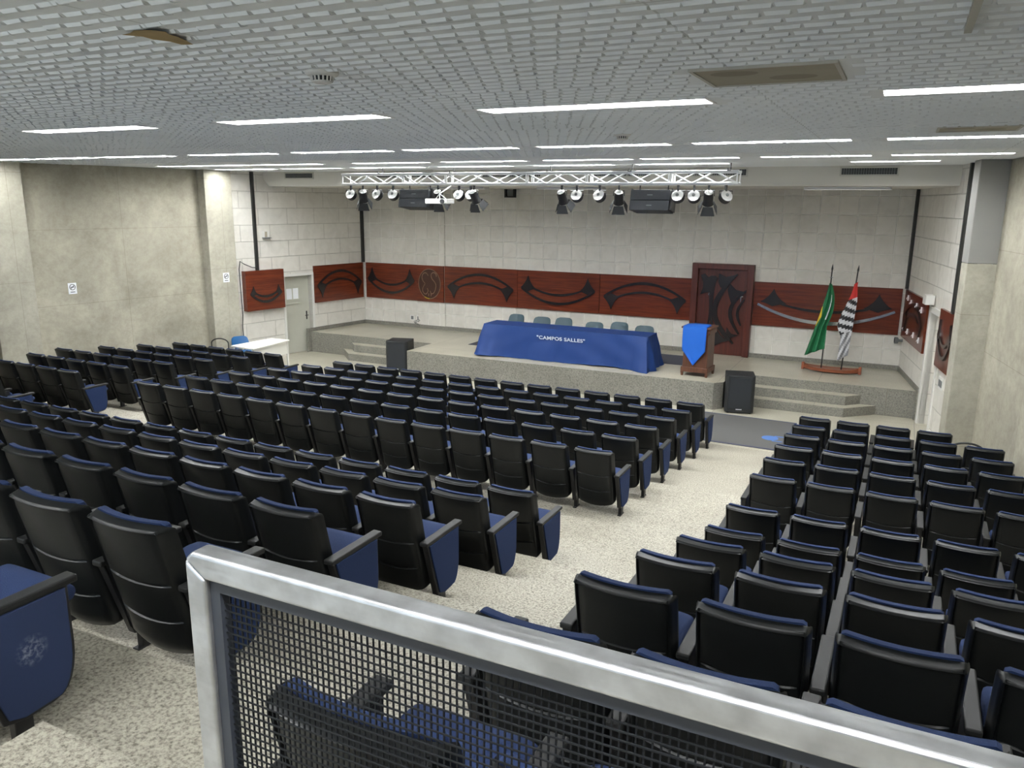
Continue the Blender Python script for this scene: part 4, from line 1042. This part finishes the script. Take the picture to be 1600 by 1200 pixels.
# ------------------------------------------------------------------ truss and stage lights
TY = 1.30
def build_truss():
    x0, x1, z0, z1 = -0.45, 8.12, 4.585, 4.81
    t = thing('lighting_truss', 'white metal lighting truss hanging before the stage', 'truss', ((x0+x1)/2, TY, z0))
    cx = (x0+x1)/2; h = z1-z0; d = 0.14
    for y in (-d, d):
        for z in (0.02, h):
            c = MB(); c.tube([(x0-cx, y, z), (x1-cx, y, z)], 0.024, 8); ob('chord', c, M_['truss_metal'], t, smooth=True)
    xs = [x0, 1.15, 2.2, 4.05, 5.3, 6.9, x1]
    br = MB()
    for a, b in zip(xs[:-1], xs[1:]):
        for x in (a+0.02, b-0.02):
            for y in (-d, d): br.tube([(x-cx, y, 0.02), (x-cx, y, h)], 0.014, 6)
            for z in (0.02, h): br.tube([(x-cx, -d, z), (x-cx, d, z)], 0.012, 6)
        n = max(2, int(round((b-a)/0.42)))
        for i in range(n):
            u0, u1 = a+(b-a)*i/n, a+(b-a)*(i+1)/n
            s = i % 2
            br.tube([(u0-cx, -d, 0.02 if s else h), (u1-cx, -d, h if s else 0.02)], 0.014, 6)
            br.tube([(u0-cx, d, h if s else 0.02), (u1-cx, d, 0.02 if s else h)], 0.011, 6)
            br.tube([(u0-cx, d if s else -d, h), (u1-cx, -d if s else d, h)], 0.009, 6)
    ob('bracing', br, M_['truss_metal'], t)
    for x in (0.55, 2.32, 4.5, 6.15, 7.95):
        hg = MB(); hg.tube([(x-cx, 0, h), (x-cx, 0, CEIL-z0)], 0.012, 6); hg.box(x-cx-0.04, x-cx+0.04, -d-0.02, d+0.02, h, h+0.02); hg.tube([(x-cx-0.02, -d, h+0.02), (x-cx-0.02, -d-0.01, h+0.07), (x-cx+0.02, -d, h+0.02)], 0.012, 6)
        ob('hanger', hg, M_['metal_black'], t)
build_truss()
TB = 4.566
def yoke(t, top, w_, drop, mat):
    y = MB(); y.tube([(-w_, 0, -drop), (-w_, 0, -0.07), (w_, 0, -0.07), (w_, 0, -drop)], 0.009, 6); y.box(-0.018, 0.018, -0.02, 0.02, -0.075, 0.03); ob('yoke', y, mat, t)
def par_can(x, label, r=0.112, tilt=62, turn=0.0, y=-0.14):
    t = thing('par_lamp', label, 'stage light', (x, TY+y, TB-0.02), turn, 'round stage lamps on the truss')
    yoke(t, 0, r+0.012, 0.17, M_['metal_black'])
    T = Matrix.Translation((0, 0, -0.17)) @ Matrix.Rotation(math.radians(tilt), 4, 'X')
    b = MB(); b.lathe([(r, 0.05), (r*1.02, -0.05), (r*0.9, -0.06)], 22, T=T); ob('housing', b, M_['metal_black'], t, smooth=True)
    c = MB(); c.lathe([(r*0.97, 0.051), (r*0.6, 0.065), (r*0.3, 0.07)], 22, T=T); ob('reflector', c, M_['lens'], t, smooth=True)
    s = MB(); s.lathe([(r*0.28, 0.0702), (r*0.22, 0.085)], 12, T=T); ob('socket', s, M_['grille'], t)
def fresnel(x, label, turn=0.0):
    t = thing('barn_door_spotlight', label, 'stage light', (x, TY-0.14, TB-0.02), turn, 'barn door spotlights on the truss')
    yoke(t, 0, 0.10, 0.16, M_['metal_black'])
    T = Matrix.Translation((0, 0, -0.17)) @ Matrix.Rotation(math.radians(36), 4, 'X')
    b = MB(); b.lathe([(0.075, 0.09), (0.085, 0.05), (0.085, -0.10), (0.10, -0.12), (0.10, -0.15)], 20, T=T); ob('body', b, M_['metal_black'], t, smooth=True)
    c = MB(); c.lathe([(0.074, 0.0905), (0.06, 0.105), (0.02, 0.11)], 18, T=T); ob('rear_cap', c, M_['lens'], t, smooth=True)
    for k in range(4):
        R = T @ Matrix.Rotation(k*math.pi/2, 4, 'Z')
        d = MB(); d.add([(-0.085, 0.10, -0.152), (0.085, 0.10, -0.152), (0.125, 0.165, -0.30), (-0.125, 0.165, -0.30), (-0.085, 0.104, -0.150), (0.085, 0.104, -0.150), (0.125, 0.169, -0.298), (-0.125, 0.169, -0.298)], [(0, 1, 2, 3), (7, 6, 5, 4), (0, 4, 5, 1), (1, 5, 6, 2), (2, 6, 7, 3), (3, 7, 4, 0)], R); ob('barn_door', d, M_['speaker'], t)
for i, x in enumerate((-0.21, 0.49, 0.90, 2.36, 2.64, 5.11, 5.57, 7.07, 7.36, 7.92)):
    par_can(x, 'round stage lamp hanging on the truss, %s of ten from the left' % ORD[i+1], turn=(0.1, -0.1, 0.15, 0, -0.05, 0.12, -0.1, 0, 0.1, 0.7)[i], y=0.14 if i in (3, 4) else -0.14)
for i, x in enumerate((0.11, 2.02, 2.87, 4.80, 5.95, 7.62)):
    fresnel(x, 'black barn door spotlight on the truss, %s of six from the left' % ORD[i+1], (0.5, 0.12, -0.15, -0.05, 0.3, 0.25)[i])
def line_speaker(x, w_, label):
    t = thing('hanging_speaker', label, 'speaker', (x, TY+0.14, TB), 0, 'hanging speakers on the truss')
    T = Matrix.Translation((0, 0, -0.10)) @ Matrix.Rotation(math.radians(-12), 4, 'X')
    for k, z in enumerate((-0.02, -0.21)):
        b = MB(); a = w_/2
        b.add([(-a, -0.24, z-0.185), (a, -0.24, z-0.185), (a*0.95, 0.2, z-0.16), (-a*0.95, 0.2, z-0.16), (-a, -0.24, z), (a, -0.24, z), (a*0.95, 0.2, z), (-a*0.95, 0.2, z)], [(0, 3, 2, 1), (4, 5, 6, 7), (0, 1, 5, 4), (1, 2, 6, 5), (2, 3, 7, 6), (3, 0, 4, 7)], T)
        c = ob('cabinet', b, M_['speaker_grille'], t, bevel=0.006)
        l = MB(); l.box(-0.05, 0.05, -0.246, -0.2405, z-0.10, z-0.088, T); ob('badge', l, M_['grille'], c)
    fr = MB()
    for s in (-1, 1): fr.box(s*(w_/2+0.002), s*(w_/2+0.022), -0.15, 0.15, -0.36, 0.02, T)
    fr.tube([(-w_/2+0.1, 0, -0.13), (-w_/2+0.1, 0, 0.011)], 0.012, 6); fr.tube([(w_/2-0.1, 0, -0.13), (w_/2-0.1, 0, 0.011)], 0.012, 6); ob('rigging', fr, M_['metal_black'], t)
line_speaker(1.40, 0.72, 'black double speaker on the left half of the truss')
line_speaker(6.54, 0.74, 'black double speaker on the right half of the truss')
def projector():
    t = thing('projector', 'white projector hanging under the truss beside the left speaker', 'projector', (2.33, TY-0.60, TB), 0)
    b = MB(); b.box(-0.25, 0.25, -0.16, 0.16, -0.36, -0.26); ob('body', b, M_['white'], t, bevel=0.015)
    l = MB(); l.lathe([(0.045, 0.0), (0.045, 0.03)], 16, T=Matrix.Translation((0.16, -0.16, -0.31)) @ Matrix.Rotation(math.radians(90), 4, 'X')); ob('lens', l, M_['grille_dark'], t)
    m = MB(); m.tube([(0, 0, -0.26), (0, 0.0, -0.16), (0, 0.46, 0.0)], 0.014, 8)
    for sx in (-1, 1): m.tube([(sx*0.12, 0.05, -0.26), (0, 0.0, -0.16)], 0.008, 6)
    ob('mount', m, M_['truss_metal'], t)
projector()

# ------------------------------------------------------------------ left desk, chair and small wall items
def build_desk():
    t = thing('white_desk', 'white laminate desk beside the grey door at the left', 'desk', (-3.36, 1.45, 0), math.radians(0))
    T = Matrix(((0.63/1.0, 0, 0, 0), (0, 1, 0, 0), (0, 0, 1, 0), (0, 0, 0, 1)))
    poly = [(-0.42, -0.62), (0.40, -0.70), (0.27, 0.71), (-0.33, 0.71)]
    tp = MB(); tp.prism(poly, 0.72, 0.75); ob('tabletop', tp, M_['white_laminate'], t)
    fp = MB(); fp.add([(0.35, -0.66, 0.40), (0.23, 0.67, 0.40), (0.23, 0.67, 0.72), (0.35, -0.66, 0.72), (0.33, -0.66, 0.40), (0.21, 0.67, 0.40), (0.21, 0.67, 0.72), (0.33, -0.66, 0.72)], [(0, 1, 2, 3), (7, 6, 5, 4), (0, 4, 5, 1), (1, 5, 6, 2), (2, 6, 7, 3), (3, 7, 4, 0)]); ob('modesty_panel', fp, M_['white_laminate'], t)
    for x, y in ((0.33, -0.66), (0.22, 0.66), (-0.36, -0.58), (-0.28, 0.66)):
        l = MB(); l.box(x-0.02, x+0.02, y-0.02, y+0.02, 0, 0.72); ob('leg', l, M_['white'], t)
build_desk()
shell_chair(-4.10, 1.62, 0, math.radians(70), 'blue plastic chair behind the white desk at the left', M_['teal2'], None)
def sign(side, d, z, label, off=0.0):
    mw = wall_mw(side) @ Matrix.Translation((d, off, z)); t = thing('no_smoking_sign', label, 'sign', mw=mw, group='no smoking signs')
    sg = 1 if side == 'L' else -1
    b = MB(); b.box(-0.09, 0.09, 0, 0.006*sg, -0.12, 0.12); ob('plate', b, M_['text_white'], t)
    c = MB(); y = 0.0085*sg
    c.tube([(0.06*math.cos(2*math.pi*k/20), y, 0.03+0.06*math.sin(2*math.pi*k/20)) for k in range(21)], 0.006, 5, cap=False); c.tube([(-0.042, y, 0.072), (0.042, y, -0.012)], 0.006, 5); c.box(-0.05, 0.05, 0.0061*sg, 0.008*sg, -0.085, -0.07); ob('symbol', c, M_['duct'], t)
    e = MB(); e.box(-0.045, 0.045, 0.0062*sg, 0.009*sg, 0.022, 0.036); ob('cigarette', e, M_['duct'], t)
sign('L', dW(-2.0), 2.32, 'square no smoking sign on the bare concrete wall at the left', -0.16)
sign('L', dW(1.62), 2.32, 'small no smoking sign on the left concrete column', 0.13)
def wbox():
    mw = wall_mw('L') @ Matrix.Translation((dW(2.95), 0, 3.36)); t = thing('wall_light_box', 'small white box high on the left block wall', 'wall box', mw=mw)
    b = MB(); b.box(-0.08, 0.08, 0, 0.10, -0.08, 0.08); ob('case', b, M_['white'], t, bevel=0.006)
    b = MB(); b.box(0.0, 0.075, 0.1, 0.11, -0.07, 0.07); ob('face', b, M_['hatch'], t)
    b = MB(); b.box(-0.12, 0.09, 0.0, 0.13, -0.105, -0.085); ob('bracket', b, M_['grille'], t)
    mw = wall_mw('R') @ Matrix.Translation((dW(3.80), -0.027, 2.50)); t = thing('exit_light', 'white emergency light box with red end by the right passage', 'emergency light', mw=mw)
    b = MB(); b.box(-0.10, 0.16, 0, -0.16, -0.09, 0.09); ob('case', b, M_['white'], t, bevel=0.006)
    b = MB(); b.box(-0.108, -0.1, -0.01, -0.15, -0.08, 0.08); ob('red_face', b, M_['signred'], t)
    mw = wall_mw('R') @ Matrix.Translation((0.12, 0, 1.28)); t = thing('round_spotlight', 'small round metal wall lamp under the panel in the right corner', 'wall lamp', mw=mw)
    R = Matrix.Rotation(math.radians(90), 4, 'X')
    b = MB(); b.lathe([(0.03, 0), (0.03, 0.08), (0.07, 0.10), (0.075, 0.17)], 18, T=R); ob('housing', b, M_['grille'], t, smooth=True)
    b = MB(); b.lathe([(0.06, 0.171), (0.02, 0.175)], 18, T=R); ob('lens', b, M_['grille_dark'], t)
    mw = wall_mw('R') @ Matrix.Translation((dW(2.48), 0, 1.14)); t = thing('socket_plate', 'socket plate with four outlets on the right block wall', 'socket', mw=mw)
    b = MB(); b.box(-0.16, 0.16, 0, -0.02, -0.11, 0.11); ob('plate', b, M_['white'], t, bevel=0.004)
    for a in (-0.09, 0.0, 0.09): b = MB(); b.box(a-0.03, a+0.03, -0.02, -0.026, -0.06, 0.06); ob('outlet', b, M_['grille'], t)
    t = thing('socket_plate', 'pair of socket plates with hanging cables low on the back wall', 'socket', (-2.02, BY, 0.86))
    for a in (-0.11, 0.11):
        b = MB(); b.box(a-0.08, a+0.08, 0, -0.02, -0.08, 0.08); ob('plate', b, M_['white'], t, bevel=0.004); b = MB(); b.box(a-0.04, a+0.04, -0.02, -0.028, -0.05, 0.05); ob('outlet', b, M_['grille'], t)
    b = MB(); rnd = random.Random(2)
    for k in range(3): b.tube([(0.11+0.02*k, -0.03, -0.02)]+[(0.08+0.1*math.sin(q*1.3+k), -0.05-0.02*k, -0.03-0.035*q) for q in range(1, 6)]+[(-0.02+0.1*k, -0.04, -0.17)], 0.006, 6)
    ob('cable', b, M_['duct'], t)
    t = thing('wall_monitor_frame', 'small black framed box on the back wall under the beam', 'monitor', (1.12, BY, 4.47))
    b = MB(); b.box(-0.15, 0.15, -0.12, 0, -0.10, -0.06); b.box(-0.15, -0.11, -0.12, 0, -0.06, 0.12); b.box(0.11, 0.15, -0.12, 0, -0.06, 0.12); ob('frame', b, M_['duct'], t)
    b = MB(); b.box(-0.105, 0.105, -0.05, -0.005, -0.055, 0.1); ob('screen', b, M_['grille'], t)
wbox()
def hoop(x, y, z, r, rz, label, floor_z):
    t = thing('cable_hoop', label, 'cable', (x, y, floor_z), rz)
    b = MB(); b.tube([(r*math.cos(math.pi*k/16), 0, z+0.55*r*math.sin(math.pi*k/16)) for k in range(17)], 0.016, 8); ob('loop', b, M_['duct'], t, smooth=True)
    b = MB()
    for s in (-1, 1): b.tube([(s*r, 0, 0), (s*r, 0, z)], 0.014, 8)
    ob('stem', b, M_['duct'], t)
hoop(-4.05, 0.75, 0.80, 0.21, 0.4, 'black curved tube loop standing before the left column', 0.0)
hoop(12.0, -0.35, 0.72, 0.22, 0.0, 'black curved tube loop at the right end of the front row', 0.0)
cb = MB(); mw = wall_mw('L')
cb.tube([(dW(2.62), 0.05, 2.50), (dW(2.45), 0.06, 2.52), (dW(2.2), 0.09, 2.62), (dW(2.06), 0.12, 2.70), (dW(2.02), 0.12, 2.5), (dW(2.04), 0.10, 1.9), (dW(2.08), 0.06, 1.3), (dW(2.05), 0.06, 1.0), (dW(2.08), 0.06, 0.3)], 0.012, 6)
o = ob('wall_cable', cb, M_['duct'], mw=mw, smooth=True); tag(o, 'black cable hanging down beside the small left wall panel', 'cable')
